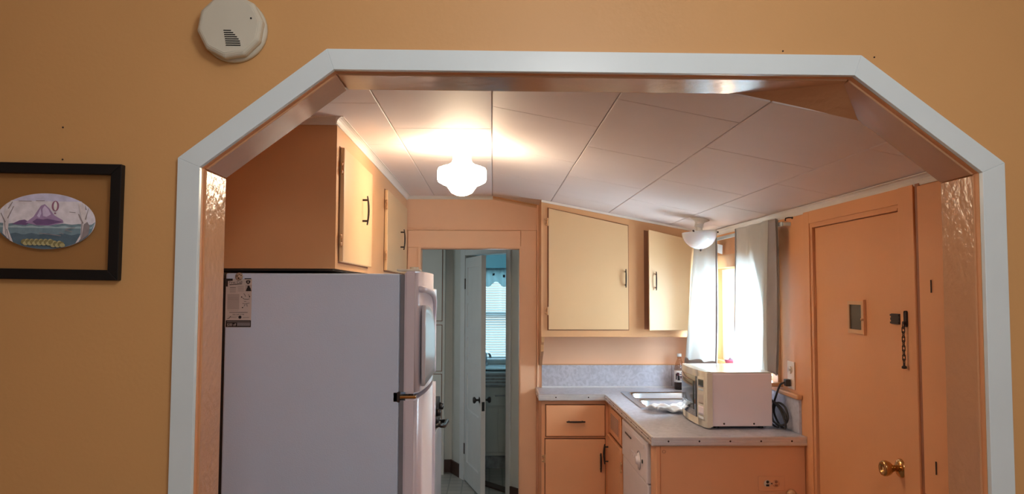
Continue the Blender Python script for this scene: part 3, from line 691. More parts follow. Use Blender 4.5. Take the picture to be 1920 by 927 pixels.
# raised arched grip across each door
def arch(ysoff, top, flip=1):
    y0, y1 = FRY0+.035, FRY1-.045; pts = []
    for k in range(13):
        a = PI/2*k/12; y = y0+(y1-y0)*math.sin(a); z = top-flip*.13*(1-math.cos(a))
        pts.append((y, z))
    return pts
pt = arch(0, 1.588)+[(FRY1-.045, z) for z in (1.42, 1.38, 1.34, 1.30, 1.26, 1.228)]
mb = MB().tube([(fx(y)+.004, y, z) for y, z in pt], .012, seg=8); build('grip', mb, 'fridgedoor', fz)
# glossy shallow panel inside the arch
mb = MB(); n = 10
inner = [(FRY0+.035, 1.232)]+[(FRY0+.035+(.50)*math.sin(PI/2*k/n), 1.530-.13*(1-math.cos(PI/2*k/n))) for k in range(n+1)]+[(FRY0+.535, 1.232)]
V = [mb.bm.verts.new((fx(y)+.004, y, z)) for y, z in inner]
mb2 = MB()
def ipt(u, v):
    y = FRY0+.035+.50*u; s = math.asin(min(1, u)); zt = 1.530-.13*(1-math.cos(s)); return (-.2425, y, 1.240+(zt-1.240)*v)
mb.bm.free(); mb2.grid(14, 10, ipt); pn = build('grip_panel', mb2, 'grippanel', fz, recalc=False); sm_ = pn.modifiers.new('s', 'SOLIDIFY'); sm_.thickness = .012; sm_.offset = -1
pt = [(FRY1-.045, z) for z in (1.185, 1.0, .80, .64)]+[(FRY0+.035+(FRY1-.045-FRY0-.035)*math.cos(PI/2*k/10), .64-.16*math.sin(PI/2*k/10)) for k in range(1, 11)]
mb = MB().tube([(fx(y)+.004, y, z) for y, z in pt], .012, seg=8); build('grip', mb, 'fridgedoor', fd)
# hinges and badge
mb = MB(); mb.box((-.345, FRY0+.006, 1.1985), (-.270, FRY0+.05, 1.2095), 'brass', .003); mb.cyl((-.29, FRY0+.03, 1.19), (-.29, FRY0+.03, 1.222), .009, 'bronze'); mb.box((-.352, FRY0+.0, 1.186), (-.327, FRY0+.02, 1.224), 'bronze', .003); build('middle_hinge', mb, None, fr)
mb = MB(); mb.box((-.345, FRY0+.02, 1.6525), (-.262, FRY0+.10, 1.660), None, .002); mb.cyl((-.285, FRY0+.05, 1.6525), (-.285, FRY0+.05, 1.668), .016); build('hinge_cover', mb, 'ivory', fr)
bx('badge', (-.2525, 3.33, 1.545), (-.2445, 3.42, 1.590), 'chrome', fz, .002)
bx('kick_grille', (-.33, FRY0+.02, .02), (-.305, FRY1-.02, .082), 'gasket', fr)

# flyer and magnet on the fridge side, facing the room
YF = FRY0-.0006
fl = thing('flyer', (-.91, YF, 1.50), 'printed flyer with a black $200 off strip on the refrigerator side', 'flyer')
def pxf(px, py):    # photo measurement on the refrigerator side
    return (-.953+(px-424)*(.624/328)+.0035*0, 1.644-(py-513)*(.779/414))
def sheet(name, x0, y0, x1, y1, m, lay, parent=fl):
    a = pxf(x0, y0); b = pxf(x1, y1); return bx(name, (a[0], YF-lay-.0004, b[1]), (b[0], YF-lay, a[1]), m, parent)
sheet('sheet', 427.6, 524.5, 475.6, 615.6, 'paper', .0)
ml = MB()
def blk(x0, y0, x1, y1, m='ink', lay=.0011):
    a = pxf(x0, y0); b = pxf(x1, y1); ml.box((a[0], YF-lay, b[1]), (b[0], YF-lay+.0003, a[1]), m)
blk(427.9, 524, 440, 529); blk(427.9, 529, 431.8, 539); blk(462, 523.2, 474, 525)
blk(429, 602.5, 475.4, 615); 
blk(431.5, 607.8, 449, 613.6, 'ink', .0013)
blk(431, 604.8, 474, 606, 'inkgrey', .0013); blk(450, 607, 474, 613, 'gasket', .0013)
blk(431, 553, 453, 582, 'inklight'); 
for y in (560, 563, 584, 594.6): blk(432, y, 452, y+.5, 'inkgrey', .0013)
for k in range(5): blk(435, 540.5+k*2.2, 446, 541.2+k*2.2, 'inkgrey' if k else 'ink')
for k in range(4): blk(450, 538.5+k*2.8, 461, 539.2+k*2.8, 'inkgrey')
blk(435, 587.2, 469, 588); 
# portrait: dark figure of a person in a box, shield emblem, sketched map lines
blk(464, 535.5, 475.5, 548, 'inklight'); a = pxf(464.8, 547.5); b = pxf(475, 541.5); mid = pxf(469.8, 539.3)
ml.prism([(a[0], a[1]), (b[0], a[1]), (b[0]-.003, b[1]), (mid[0]+.002, b[1]+.004), (mid[0]-.002, b[1]+.004), (a[0]+.004, b[1])], 'y', YF-.0016, YF-.0013, 'ink')
ml.cyl((mid[0], YF-.0016, mid[1]), (mid[0], YF-.0013, mid[1]), .0042, 'ink', 14)
s0 = pxf(468.8, 530.5)
ml.prism([(s0[0]-.008, s0[1]+.005), (s0[0], s0[1]+.007), (s0[0]+.008, s0[1]+.005), (s0[0]+.007, s0[1]-.003), (s0[0], s0[1]-.008), (s0[0]-.007, s0[1]-.003)], 'y', YF-.0012, YF-.0009, 'ink')
ml.cyl((s0[0], YF-.0016, s0[1]), (s0[0], YF-.0012, s0[1]), .0035, 'inkgrey', 12)
for q in ((457.3, 558.6), (472, 558), (459.4, 578.6)):
    c_ = pxf(*q); ml.cyl((c_[0], YF-.0014, c_[1]), (c_[0], YF-.001, c_[1]), .0022, 'ink', 10)
for pts in ([(461, 552), (463, 554), (464.5, 558)], [(459, 560), (462, 562.5), (468, 563), (472, 562)], [(459, 570.5), (463, 571.5), (472, 570)], [(467, 572), (468, 576.5)], [(462, 567), (466, 567.2)], [(462, 576), (464, 573)], [(469, 554), (472, 556)]):
    for (xa, ya), (xb, yb) in zip(pts, pts[1:]):
        p0 = pxf(xa, ya); p1 = pxf(xb, yb); ml.cyl((p0[0], YF-.0012, p0[1]), (p1[0], YF-.0012, p1[1]), .0007, 'ink', 6)
c_ = pxf(455, 596.6); ml.cyl((c_[0], YF-.0014, c_[1]), (c_[0], YF-.001, c_[1]), .0055, 'ink', 16)
for pts in ([(432, 599.5), (435.5, 598), (438, 595)], [(438, 597), (449, 597.4)], [(460, 597.4), (472, 597)]):
    for (xa, ya), (xb, yb) in zip(pts, pts[1:]):
        p0 = pxf(xa, ya); p1 = pxf(xb, yb); ml.cyl((p0[0], YF-.0012, p0[1]), (p1[0], YF-.0012, p1[1]), .0010, 'ink' if xa < 438 else 'inkgrey', 6)
def ftext(t, x, y, h, wpx, m, lay=.0018):
    a = pxf(x, y); text_mesh(ml, t, h, (a[0], YF-lay, a[1]), (1, 0, 0), (0, 0, 1), m, wpx*(.624/328))
ftext('$200 off', 431.8, 613.0, .0135, 16.5, 'paper'); ftext('503-345-5198', 441.5, 592.6, .0062, 21, 'ink')
build('print', ml, None, fl)
clip = MB(); a = pxf(431.5, 538.5); b = pxf(460, 526.5)
ro = .035
clip.hexa([(a[0], YF-.0024, a[1]), (b[0], YF-.0024, a[1]+.002), (b[0], YF-.0020, a[1]+.002), (a[0], YF-.0020, a[1]), (a[0], YF-.0024, b[1]-.004), (b[0]-.002, YF-.0024, b[1]-.000), (b[0]-.002, YF-.0020, b[1]-.000), (a[0], YF-.0020, b[1]-.004)], 'paper')
p = pxf(434, 533.5); text_mesh(clip, 'First Call', .0125, (p[0], YF-.0026, p[1]), (1, 0, ro), (-ro, 0, 1), 'ink', .0455)
p = pxf(434.5, 536.3); q = pxf(457.5, 534.4); clip.hexa([(p[0], YF-.0028, p[1]), (q[0], YF-.0028, q[1]), (q[0], YF-.0025, q[1]), (p[0], YF-.0025, p[1]), (p[0], YF-.0028, p[1]+.0025), (q[0], YF-.0028, q[1]+.0022), (q[0], YF-.0025, q[1]+.0022), (p[0], YF-.0025, p[1]+.0025)], 'ink')
build('heading_slip', clip, None, fl)
mg = thing('magnet', (-.90, YF, 1.62), 'round brownish magnet holding the flyer at its top', 'magnet')
c_ = pxf(452.4, 519.8)
M['magnet'] = mat('patterned_magnet', (.46, .36, .28), .5, noise=.5, nscale=90)
build('disc', MB().lathe([(0, 0), (.0135, 0), (.0135, .003), (.012, .0045), (0, .005)], (c_[0], YF-.0030, c_[1]), (0, -1, 0), None, 24), 'magnet', mg)
mb = MB()
for dx, dz, r in ((-.001, -.006, .0028), (.008, .003, .002), (-.006, .001, .0018), (.003, .007, .0018)): mb.cyl((c_[0]+dx, YF-.0080, c_[1]+dz), (c_[0]+dx, YF-.0084, c_[1]+dz), r, None, 10)
build('motif', mb, 'bronze', mg)

# ------------------------------------------------------------------ stove beyond the refrigerator
st = thing('stove', (-.62, 4.1, 0), 'dark stove standing behind the refrigerator, its handle showing past the door', 'stove')
bx('body', (-.95, 3.72, .05), (-.305, 4.46, .955), 'stovegrey', st, .004); bx('cooktop', (-.95, 3.715, .956), (-.295, 4.465, .985), 'stove', st, .004)
bx('oven_door', (-.304, 3.73, .24), (-.285, 4.45, .86), 'stovegrey', st, .005); bx('bottom_drawer', (-.304, 3.73, .02), (-.287, 4.45, .23), 'stove', st, .005)
bx('control_panel', (-.304, 3.72, .868), (-.290, 4.46, .954), 'stove', st, .003)
mb = MB().tube([(-.290, 3.80, .92), (-.258, 3.80, .935), (-.244, 3.82, .928), (-.240, 3.95, .905), (-.242, 4.25, .88), (-.255, 4.37, .86), (-.290, 4.38, .855)], .011); build('handle', mb, 'black', st)
for y in (3.86, 4.10, 4.32): build('knob', MB().lathe([(0, 0), (.020, 0), (.017, .022), (0, .024)], (-.2899, y, .968-.02), (1, 0, 0), None, 20), 'black', st)
for x in (-.78, -.48):
    for y in (3.92, 4.27): build('burner', MB().lathe([(0, 0), (.08, 0), (.08, .012), (.06, .014), (0, .014)], (x, y, .9852), (0, 0, 1)), 'black', st)

# ------------------------------------------------------------------ kitchen window, rod, curtains
wd = thing('window_1', (XR+.07, 4.27, WZ0), 'kitchen window with peach frame behind the curtains', 'window', kind='structure')
mb = MB(); wall_panel(mb, 'x', XR+.05, XR+.085, WY0+.004, WY1-.004, WZ0+.004, WZ1-.004, [(WY0+.06, 4.25, WZ0+.05, WZ1-.05), (4.29, WY1-.06, WZ0+.05, WZ1-.05)]); build('window_frame', mb, 'winframe', wd)
for a, b in ((WY0+.06, 4.25), (4.29, WY1-.06)): bx('pane', (XR+.064, a, WZ0+.05), (XR+.068, b, WZ1-.05), 'pane', wd)
mb = MB(); wall_panel(mb, 'x', XR-.016, XR-.0005, WY0-.07, WY1+.07, WZ0-.015, WZ1+.075, [(WY0-.001, WY1+.001, WZ0-.02, WZ1+.001)]); build('window_casing', mb, 'cab', wd)
bx('window_sill', (XR-.055, WY0-.09, WZ0-.035), (XR+.048, WY1+.09, WZ0-.016), 'cab', wd, .004)
bx('inner_sill', (XR-.002, WY0+.003, WZ0-.0155), (XR+.049, WY1-.003, WZ0+.003), 'cab', wd)
rod = thing('curtain_rod', (1.335, 4.3, 1.90), 'flat white curtain rod across the kitchen window', 'curtain rod')
bx('rail', (1.342, 3.560, 1.888), (1.348, 4.86, 1.908), 'casing', rod, .002)
for y in (3.560, 4.86): bx('bracket', (1.3485, y-.004, 1.890), (XR-.0005, y+.004, 1.906), 'casing', rod, .001)
def curtain(ya0, ya1, yb0, yb1, zt, zb, x, waves, amp, label, bands, hem, dx0=0, dx1=0):
    t = thing('curtain', (x, (ya0+ya1)/2, zb), label, 'curtain', 'white curtains at the kitchen window')
    def base(u, v):
        k = v**1.3
        y = (ya0+(ya1-ya0)*u)*(1-k)+(yb0+(yb1-yb0)*u)*k
        a = amp*(.35+.65*v)
        xx = x+dx0*u*(1-v)+dx1*u*v+a*math.sin(u*waves*2*PI+.6*math.sin(v*3))+.4*a*math.sin(u*waves*5.3+1.3+v*2)
        z = zt+(zb-zt)*v+.006*math.sin(u*waves*2*PI)*v
        return xx, y, z
    mb = MB(); mb.grid(90, 50, base); o = build('cloth', mb, 'curtain', t, recalc=False); o.modifiers.new('s', 'SOLIDIFY').thickness = .0012
    for u0, u1 in bands:
        mb = MB(); mb.grid(6, 50, lambda u, v: (base(u0+(u1-u0)*u, v)[0]-.004, *base(u0+(u1-u0)*u, v)[1:])); o = build('edge_band', mb, 'greyband', t, recalc=False); o.modifiers.new('s', 'SOLIDIFY').thickness = .001
    if hem:
        mb = MB(); mb.grid(60, 4, lambda u, v: (base(u, 1-hem+hem*v)[0]-.0045, *base(u, 1-hem+hem*v)[1:])); o = build('hem_band', mb, 'greyband', t, recalc=False); o.modifiers.new('s', 'SOLIDIFY').thickness = .001
    if not hem:
        mb = MB(); f_ = lambda v: .62-.42*v**.8
        mb.grid(40, 50, lambda u, v: (base(u*f_(v), v)[0]+.006, *base(u*f_(v), v)[1:])); o = build('turned_fold', mb, 'curtain', t, recalc=False); o.modifiers.new('s', 'SOLIDIFY').thickness = .0012
    return t, base
curtain(3.575, 4.19, 3.60, 4.29, 1.925, 1.192, 1.322, 3.2, .013, 'near white curtain panel with a grey edge, right of the window gap', [(0, .15), (.960, 1.0)], 0)
curtain(4.52, 4.835, 4.55, 4.845, 1.905, 1.125, 1.318, 2.3, .010, 'far white curtain panel beside the wall cupboard, grey hem', [(0, .06)], .055, -.055, -.125)
# things on the wall and the sill
nt = bx('note', (XR-.0185, 4.58, 1.815), (XR-.0165, 4.70, 1.868), 'note'); nt.rotation_euler = (math.radians(8), 0, 0); tag(nt, 'small white paper note stuck above the window', 'note')
pk = thing('soap_dish', (1.355, 4.36, 1.15), 'small pink soap dish on the window sill between the curtains', 'soap dish')
mb = MB().lathe([(0, 0), (.035, 0), (.046, .014), (.050, .030), (.044, .029), (.036, .014), (0, .010)], (1.375, 4.42, WZ0+.0032), (0, 0, 1)); build('dish', mb, 'pink', pk)
mb = MB().lathe([(0, 0), (.022, .002), (.028, .012), (.020, .024), (0, .028)], (1.375, 4.42, WZ0+.018), (0, 0, 1)); build('soap', mb, 'towel', pk)
hk = thing('hook', (1.38, 3.52, 1.91), 'small dark metal hook at the curtain rod end', 'hook')
build('shank', MB().tube([(XR-.0042, 3.535, 1.925), (1.365, 3.535, 1.925), (1.352, 3.535, 1.922), (1.350, 3.535, 1.910)], .003), 'bronze', hk); build('plate', MB().cyl((XR-.0005, 3.535, 1.925), (XR-.004, 3.535, 1.925), .006), 'bronze', hk)

# outlet on the right wall
ol = thing('outlet', (XR, 3.575, 1.14), 'pale outlet plate on the right wall behind the microwave', 'outlet')
bx('plate', (XR-.006, 3.535, 1.135), (XR-.0005, 3.618, 1.262), 'hook', ol, .002)
for z in (1.164, 1.222):
    mb = MB().lathe([(0, 0), (.017, 0), (.016, .003), (0, .003)], (XR-.0061, 3.577, z), (-1, 0, 0), 'hook', 20); mb.box((XR-.0100, 3.569, z-.006), (XR-.0092, 3.571, z+.006), 'black'); mb.box((XR-.0100, 3.583, z-.006), (XR-.0092, 3.585, z+.006), 'black'); build('socket', mb, None, ol)
mb = MB().box((XR-.034, 3.562, 1.148), (XR-.0102, 3.594, 1.180), None, .004)
pl = thing('power_cord', (1.35, 3.6, 1.0), 'tangled dark power cord plugged in behind the microwave', 'power cord'); build('plug', mb, 'cord', pl)
pts = [(XR-.034, 3.580, 1.164), (1.338, 3.60, 1.15), (1.334, 3.64, 1.10), (1.335, 3.70, 1.02), (1.325, 3.66, .975), (1.338, 3.58, .968), (1.350, 3.56, 1.00), (1.345, 3.62, 1.045), (1.335, 3.70, 1.06), (1.34, 3.76, 1.00), (1.33, 3.70, .958), (1.325, 3.60, .956)]
def smooth(pts, k=6):
    P_ = [Vector(p) for p in pts]; out = []
    for i in range(len(P_)-1):
        p0 = P_[max(i-1, 0)]; p1 = P_[i]; p2 = P_[i+1]; p3 = P_[min(i+2, len(P_)-1)]
        for j in range(k):
            t = j/k; out.append(.5*((2*p1)+(-p0+p2)*t+(2*p0-5*p1+4*p2-p3)*t*t+(-p0+3*p1-3*p2+p3)*t**3))
    out.append(P_[-1]); return out
build('cable', MB().tube(smooth(pts), .0048), 'cord', pl)
pts = [(1.322, 3.72, 1.08), (1.332, 3.66, 1.06), (1.340, 3.60, 1.03), (1.336, 3.54, .985), (1.345, 3.57, .955), (1.352, 3.66, .960), (1.350, 3.72, 1.01), (1.345, 3.66, 1.06), (1.355, 3.59, 1.05), (1.352, 3.55, 1.00), (1.345, 3.60, .965), (1.33, 3.70, .952)]
build('cable', MB().tube(smooth(pts), .0048), 'cord', pl)

# ------------------------------------------------------------------ microwave
mw = thing('microwave', (1.0, 3.605, ZT), 'cream and grey microwave oven on the worktop, door facing the sink side', 'microwave', rot=(0, 0, math.radians(.5)))
MD, MWD, MZ0, MZ1 = .302, .455, .014, .263        # depth (x), width (y), bottom, top
mb = MB(); mb.box((.022, 0, MZ0), (MD, MWD, MZ1-.006), None, .003); build('body', mb, 'mwside', mw)
mb = MB(); mb.box((.010, .002, MZ1-.006), (MD-.001, MWD-.002, MZ1), None, .003); build('top_cover', mb, 'mwtop', mw)
# bulged fascia
def fas(y): return -.004-.020*math.sin(PI*min(1, max(0, y/MWD)))**.8
mb = MB(); n = 20; A = []; 
pts = [(.0215, -.004)]+[(fas(MWD*k/n), -.004+(MWD+.004)*k/n) for k in range(n+1)]+[(.0215, MWD)]
a = [mb.bm.verts.new((x, y, .006)) for x, y in pts]; b = [mb.bm.verts.new((x, y, MZ1+.001)) for x, y in pts]; N = len(pts)
mb.bm.faces.new(a[::-1]); mb.bm.faces.new(b)
for i in range(N):
    f = mb.bm.faces.new([a[i], a[(i+1) % N], b[(i+1) % N], b[i]]); f.smooth = 1 <= i < N-2
es = [e for e in mb.bm.edges if abs(e.verts[0].co.z-e.verts[1].co.z) < 1e-6]
bmesh.ops.bevel(mb.bm, geom=es, offset=.006, segments=3, affect='EDGES')
build('fascia', mb, 'ivory', mw)
def curvpanel(y0, y1, z0, z1, off, m, name, par=mw, th=.0012):
    q = MB(); q.grid(16, 4, lambda u, v: (fas(y0+(y1-y0)*u)-off, y0+(y1-y0)*u, z0+(z1-z0)*v), m); o = build(name, q, m, par, recalc=False)
    s = o.modifiers.new('s', 'SOLIDIFY'); s.thickness = th; s.offset = 0; return o
dr = curvpanel(.112, .448, .040, .232, .0012, 'mwglass', 'door'); curvpanel(.150, .425, .070, .205, .0022, 'lcd', 'door_window', dr, .0008)
M['lcd'].node_tree.nodes['Principled BSDF'].inputs['Roughness'].default_value = .08
curvpanel(.016, .100, .035, .236, .0010, 'ivory', 'control_panel')
curvpanel(.030, .092, .190, .224, .0020, 'lcd', 'display'); curvpanel(.034, .088, .172, .182, .0020, 'casing', 'button')
curvpanel(.032, .090, .110, .160, .0020, 'tile_btn', 'keypad'); curvpanel(.032, .090, .060, .100, .0020, 'mwside', 'keypad'); curvpanel(.032, .090, .040, .052, .0020, 'casing', 'button')
for x in (.075, .215): build('screw', MB().lathe([(0, 0), (.0045, 0), (.004, .002), (0, .0028)], (x, -.0002, .026), (0, -1, 0), None, 12), 'bronze', mw)
for x in (.05, .26):
    for y in (.04, .41): build('foot', MB().cyl((x, y, .0008), (x, y, MZ0), .012), 'black', mw)

# dishcloth
mb = MB()
def clf(u, v):
    a = (v-.5)
    x = .845+.245*u+.02*math.sin(v*5+1); y = 4.060+.17*v+.012*math.sin(u*9)
    z = ZT+.022+.006*math.sin(u*13+v*5)+.005*math.sin(v*17+u*7)+.0035*math.sin(u*31+v*3)
    return (x, y, z)
mb.grid(50, 30, clf); dc_ = build('dishcloth', mb, 'cloth', recalc=False); s = dc_.modifiers.new('s', 'SOLIDIFY'); s.thickness = .008; s.offset = 0
tag(dc_, 'crumpled white dishcloth on the worktop between sink and microwave', 'cloth')

# bottle
bo = thing('bottle', (1.222, 5.07, ZT), 'half-empty dark soda bottle with white cap in the worktop corner', 'bottle')
o = (1.222, 5.07, ZT+.0008)
build('drink', MB().lathe([(0, .002), (.030, .002), (.0325, .010), (.0325, .055), (.0325, .118), (0, .118)], o), 'cola', bo)
build('body', MB().lathe([(0, 0), (.031, 0), (.0345, .008), (.0345, .125), (.033, .140), (.026, .168), (.016, .190), (.0125, .200), (.0125, .212), (0, .213)], o), 'bottleglass', bo)
lb = build('label', MB().lathe([(.0350, .050), (.0354, .051), (.0354, .124), (.0350, .125)], o), 'label', bo)
mb = MB(); cxb, cyb, czb = o
def arcp(a, z, r=.0358): return (cxb+r*math.sin(a), cyb-r*math.cos(a), czb+z)
def arcblk(a0, a1, z0_, z1_, m):
    n = 6
    for k in range(n):
        x0_, x1_ = a0+(a1-a0)*k/n, a0+(a1-a0)*(k+1)/n
        mb.poly([arcp(x0_, z0_), arcp(x1_, z0_), arcp(x1_, z1_), arcp(x0_, z1_)], m)
arcblk(-.75, -.25, .090, .112, 'labelred'); arcblk(-.2, .75, .098, .104, 'ink'); arcblk(-.6, -.15, .062, .092, 'ink'); arcblk(-.1, .6, .074, .092, 'labelred'); arcblk(-.95, -.7, .066, .105, 'ink'); arcblk(.1, .9, .108, .116, 'ink'); arcblk(-.1, .3, .062, .068, 'inkgrey')
build('print', mb, None, lb)
build('cap', MB().lathe([(0, 0), (.0150, 0), (.0150, .016), (.0140, .019), (0, .0195)], (o[0], o[1], o[2]+.2135)), 'cap', bo)

# ------------------------------------------------------------------ outlet on the end panel and the knob beside it
oe = thing('outlet', (1.23, PY, .74), 'horizontal double outlet plate on the cabinet end panel, one socket blackened', 'outlet')
bx('plate', (1.172, PY-.005, .709), (1.288, PY-.0004, .773), 'base_cab', oe, .002)
for x, c1, c2 in ((1.211, 'hook', 'black'), (1.249, 'base_cab', 'gapbrown')):
    mb = MB().lathe([(0, 0), (.0155, 0), (.015, .003), (0, .003)], (x, PY-.0051, .741), (0, -1, 0), c1, 20)
    mb.cyl((x, PY-.0088, .748), (x, PY-.0080, .748), .0065, c2, 12); mb.box((x-.0065, PY-.0088, .730), (x+.0065, PY-.0080, .738), c2)
    build('socket', mb, None, oe)
build('screw', MB().cyl((1.230, PY-.0052, .741), (1.230, PY-.0068, .741), .0028), 'black', oe)
kn = thing('knob', (1.307, PY, .70), 'round peach painted knob on the end panel below the outlet', 'knob')
build('knob_head', MB().lathe([(0, 0), (.010, 0), (.009, .012), (.019, .020), (.021, .030), (.014, .038), (0, .040)], (1.309, PY-.0004, .700), (0, -1, 0)), 'cab', kn)

# ------------------------------------------------------------------ door on the right wall
DY0, DY1, DZT = 2.605, 3.305, 1.862
d1 = thing('door_2', (XR, 2.97, 0), 'flat peach back door with peephole hatch and brass knob on the right wall', 'door', kind='structure')
bx('leaf', (XR+.006, DY0, .008), (XR+.044, DY1, DZT-.004), 'peach', d1, .002)
for z in (1.565, .35): 
    mb = MB(); mb.cyl((XR-.003, DY1+.006, z-.045), (XR-.003, DY1+.006, z+.045), .006); mb.box((XR+.0005, DY1-.004, z-.043), (XR+.0055, DY1+.018, z+.043)); build('hinge', mb, 'peach', d1)
hf = MB(); hy0, hy1, hz0, hz1 = 2.868, 2.996, 1.424, 1.547
wall_panel(hf, 'x', XR-.002, XR+.0055, hy0, hy1, hz0, hz1, [(hy0+.018, hy1-.013, hz0+.016, hz1-.013)]); hf = build('peephole_frame', hf, 'cab', d1)
bx('dark_pane', (XR+.002, hy0+.0183, hz0+.0163), (XR+.0055, hy1-.0133, hz1-.0133), 'outdark', hf)
bx('side_bead', (XR-.004, hy0-.006, hz0-.004), (XR+.0055, hy0-.0005, hz1+.006), 'peach', hf)
build('latch', MB().lathe([(0, 0), (.004, 0), (.005, .008), (0, .010)], (XR-.0045, hy0-.003, 1.480), (-1, 0, 0), None, 12), 'cab', hf)
# brass knob
KY, KZ = 2.640, .984
build('knob_rose', MB().lathe([(0, 0), (.032, 0), (.032, .003), (.027, .009), (.014, .014), (0, .015)], (XR+.0058, KY, KZ), (-1, 0, 0), None, 40), 'brass', d1)
build('door_knob', MB().lathe([(.011, .012), (.011, .024), (.013, .030), (.022, .040), (.0265, .052), (.0265, .060), (.023, .066), (.016, .064), (.012, .058), (0, .057)], (XR+.0058, KY, KZ), (-1, 0, 0), None, 40), 'brass', d1)
# casing with stop bead
cs = thing('trim_11', (XR, 2.97, 0), 'peach casing around the back door', 'trim', kind='structure')
bx('casing_board', (XR-.005, 3.345, 0), (XR-.0005, 3.405, 1.935), 'peach', cs, .002); bx('casing_board', (XR-.008, 2.498, 0), (XR-.0005, 2.592, 1.935), 'peach', cs, .002)
bx('casing_board', (XR-.005, 2.5925, 1.880), (XR-.0005, 3.3445, 1.935), 'peach', cs, .002)
bx('stop_bead', (XR-.004, 3.3125, 0), (XR+.035, 3.329, 1.866), 'peach', cs, .001); bx('stop_bead', (XR-.003, 2.5935, 0), (XR+.005, 2.603, 1.866), 'peach', cs, .001)
bx('stop_bead', (XR-.004, 2.6045, 1.8605), (XR+.035, 3.312, 1.8675), 'peach', cs)
# chain lock
cl = thing('chain_lock', (1.38, 2.62, 1.49), 'dark metal door chain hanging beside the slide plate on the back door', 'chain lock')
bx('slide_plate', (XR-.003, 2.609, 1.472), (XR+.0055, 2.668, 1.508), 'bronze', cl, .002)
mb = MB(); mb.box((XR-.006, 2.610, 1.474), (XR-.0032, 2.667, 1.480)); mb.box((XR-.006, 2.610, 1.500), (XR-.0032, 2.667, 1.506)); mb.box((XR-.0045, 2.610, 1.486), (XR-.0032, 2.667, 1.494)); build('slide_rail', mb, 'bronze', cl)
mb = MB().box((XR-.013, 2.545, 1.466), (XR-.0082, 2.562, 1.520), None, .006); mb.cyl((XR-.013, 2.553, 1.480), (XR-.022, 2.553, 1.480), .005); build('anchor_plate', mb, 'bronze', cl)
cyk, cxk = 2.556, XR-.019
z = 1.482
for k in range(9):
    mb = MB(); r1, L1 = .0045, .0105; pts = []
    for a in range(16):
        t = 2*PI*(a+.5)/16; s_, c = math.sin(t), math.cos(t)
        pts.append((cxk+(r1*c if k % 2 else 0), cyk+(0 if k % 2 else r1*c), z-L1+(L1-r1)*(1 if s_ > 0 else -1)+r1*s_))
    mb.tube(pts, .0016, closed=True, seg=6); build('chain_link', mb, 'bronze', cl); z -= .0152
build('chain_end', MB().lathe([(0, 0), (.003, 0), (.0035, .008), (.008, .012), (.008, .018), (0, .020)], (cxk, cyk, z+.002), (0, 0, -1), None, 14), 'bronze', cl)
# narrow built-in cupboard beside the archway
ib = thing('built_in_cupboard', (XR, 2.3, .93), 'narrow peach built-in cupboard door between the back door and the archway', 'cupboard')
bx('door', (XR-.014, 2.02, .945), (XR-.0015, 2.462, 1.925), 'peach', ib, .003)
bx('side_shadow_strip', (XR-.0060, 2.4625, .935), (XR-.0005, 2.4875, 1.935), 'gapbrown', ib)  # brown strip colours in the shadowed side next to the cupboard door
bx('bottom_rail', (XR-.020, 2.02, .905), (XR-.0005, 2.495, .934), 'peach', ib, .002)
for z in (1.04, 1.60): build('hinge', MB().cyl((XR-.0165, 2.39, z-.02), (XR-.0165, 2.39, z+.02), .002, None, 8), 'bronze', ib)

# ------------------------------------------------------------------ ceiling lamps
lp = thing('ceiling_lamp', (-.136, 3.38, ZC), 'lit schoolhouse globe lamp on the flat part of the ceiling', 'lamp')
lo = (-.136, 3.38, ZC-.0008)
build('canopy', MB().lathe([(0, 0), (.066, 0), (.066, -.008), (.060, -.016), (.048, -.026), (.043, -.030), (0, -.030)], lo), 'crown', lp)
M['neck'] = opal('dim_opal_glass', (1, .80, .5), 5.0)
build('shade_neck', MB().lathe([(.030, -.028), (.040, -.030), (.041, -.062), (.046, -.0745), (.061, -.085)], lo, (0, 0, 1), None, 48), 'neck', lp)
build('glass_shade', MB().lathe([(.046, -.075), (.062, -.086), (.088, -.094), (.103, -.100), (.107, -.110), (.107, -.150), (.103, -.160), (.085, -.170), (.066, -.178), (.058, -.190), (.045, -.208), (.022, -.219), (0, -.222)], lo, (0, 0, 1), None, 48), 'globe', lp)
cx2, cy2 = 1.178, 4.36; tz = zc(cx2)
nrm = Vector((-SL, 0, -1)).normalized()     # away from the sloped ceiling
bp = thing('ceiling_lamp', (cx2, cy2, tz), 'unlit lamp with a milky glass bowl on the sloped ceiling near the curtains', 'lamp')
oo = Vector((cx2, cy2, tz))+nrm*.001
build('canopy', MB().lathe([(0, 0), (.052, 0), (.048, .006), (.030, .016), (.024, .024), (.022, .048), (0, .048)], oo, nrm), 'crown', bp)
mb = MB()
for k in range(3): mb.lathe([(.0225, 0), (.026, .003), (.0225, .006)], oo+nrm*(.028+k*.008), nrm, None, 24)
build('screw_collar', mb, 'chrome', bp)
lean = Vector((.07, 0, -1)).normalized(); tp = Vector((cx2-.006, cy2, tz-.073))
R_ = .098; H2 = .100
prof = [(R_*math.cos(a), H2*math.sin(a)) for a in [PI/2*k/14 for k in range(15)]]
prof = [(R_*.985, .000)]+prof[1:] if False else prof
ball = [(R_-.004, 0.0)]+[(R_*math.cos(PI/2*k/14), .002+H2*.98*math.sin(PI/2*k/14)) for k in range(15)]
ball[-1] = (0, ball[-1][1])
inner_ = [((R_-.004)*math.cos(PI/2*k/14), H2*.93*math.sin(PI/2*k/14)) for k in range(14, -1, -1)]; inner_[0] = (0, inner_[0][1])
build('glass_bowl', MB().lathe(ball, tp, lean, None, 48), 'bowl', bp); build('inner_bowl', MB().lathe([(0, -.006), (.030, -.004), (.06, -.003), (R_-.005, .001)], tp, lean, None, 32), 'crown', bp)
build('stem', MB().cyl(oo+nrm*.046, tp, .019), 'crown', bp)
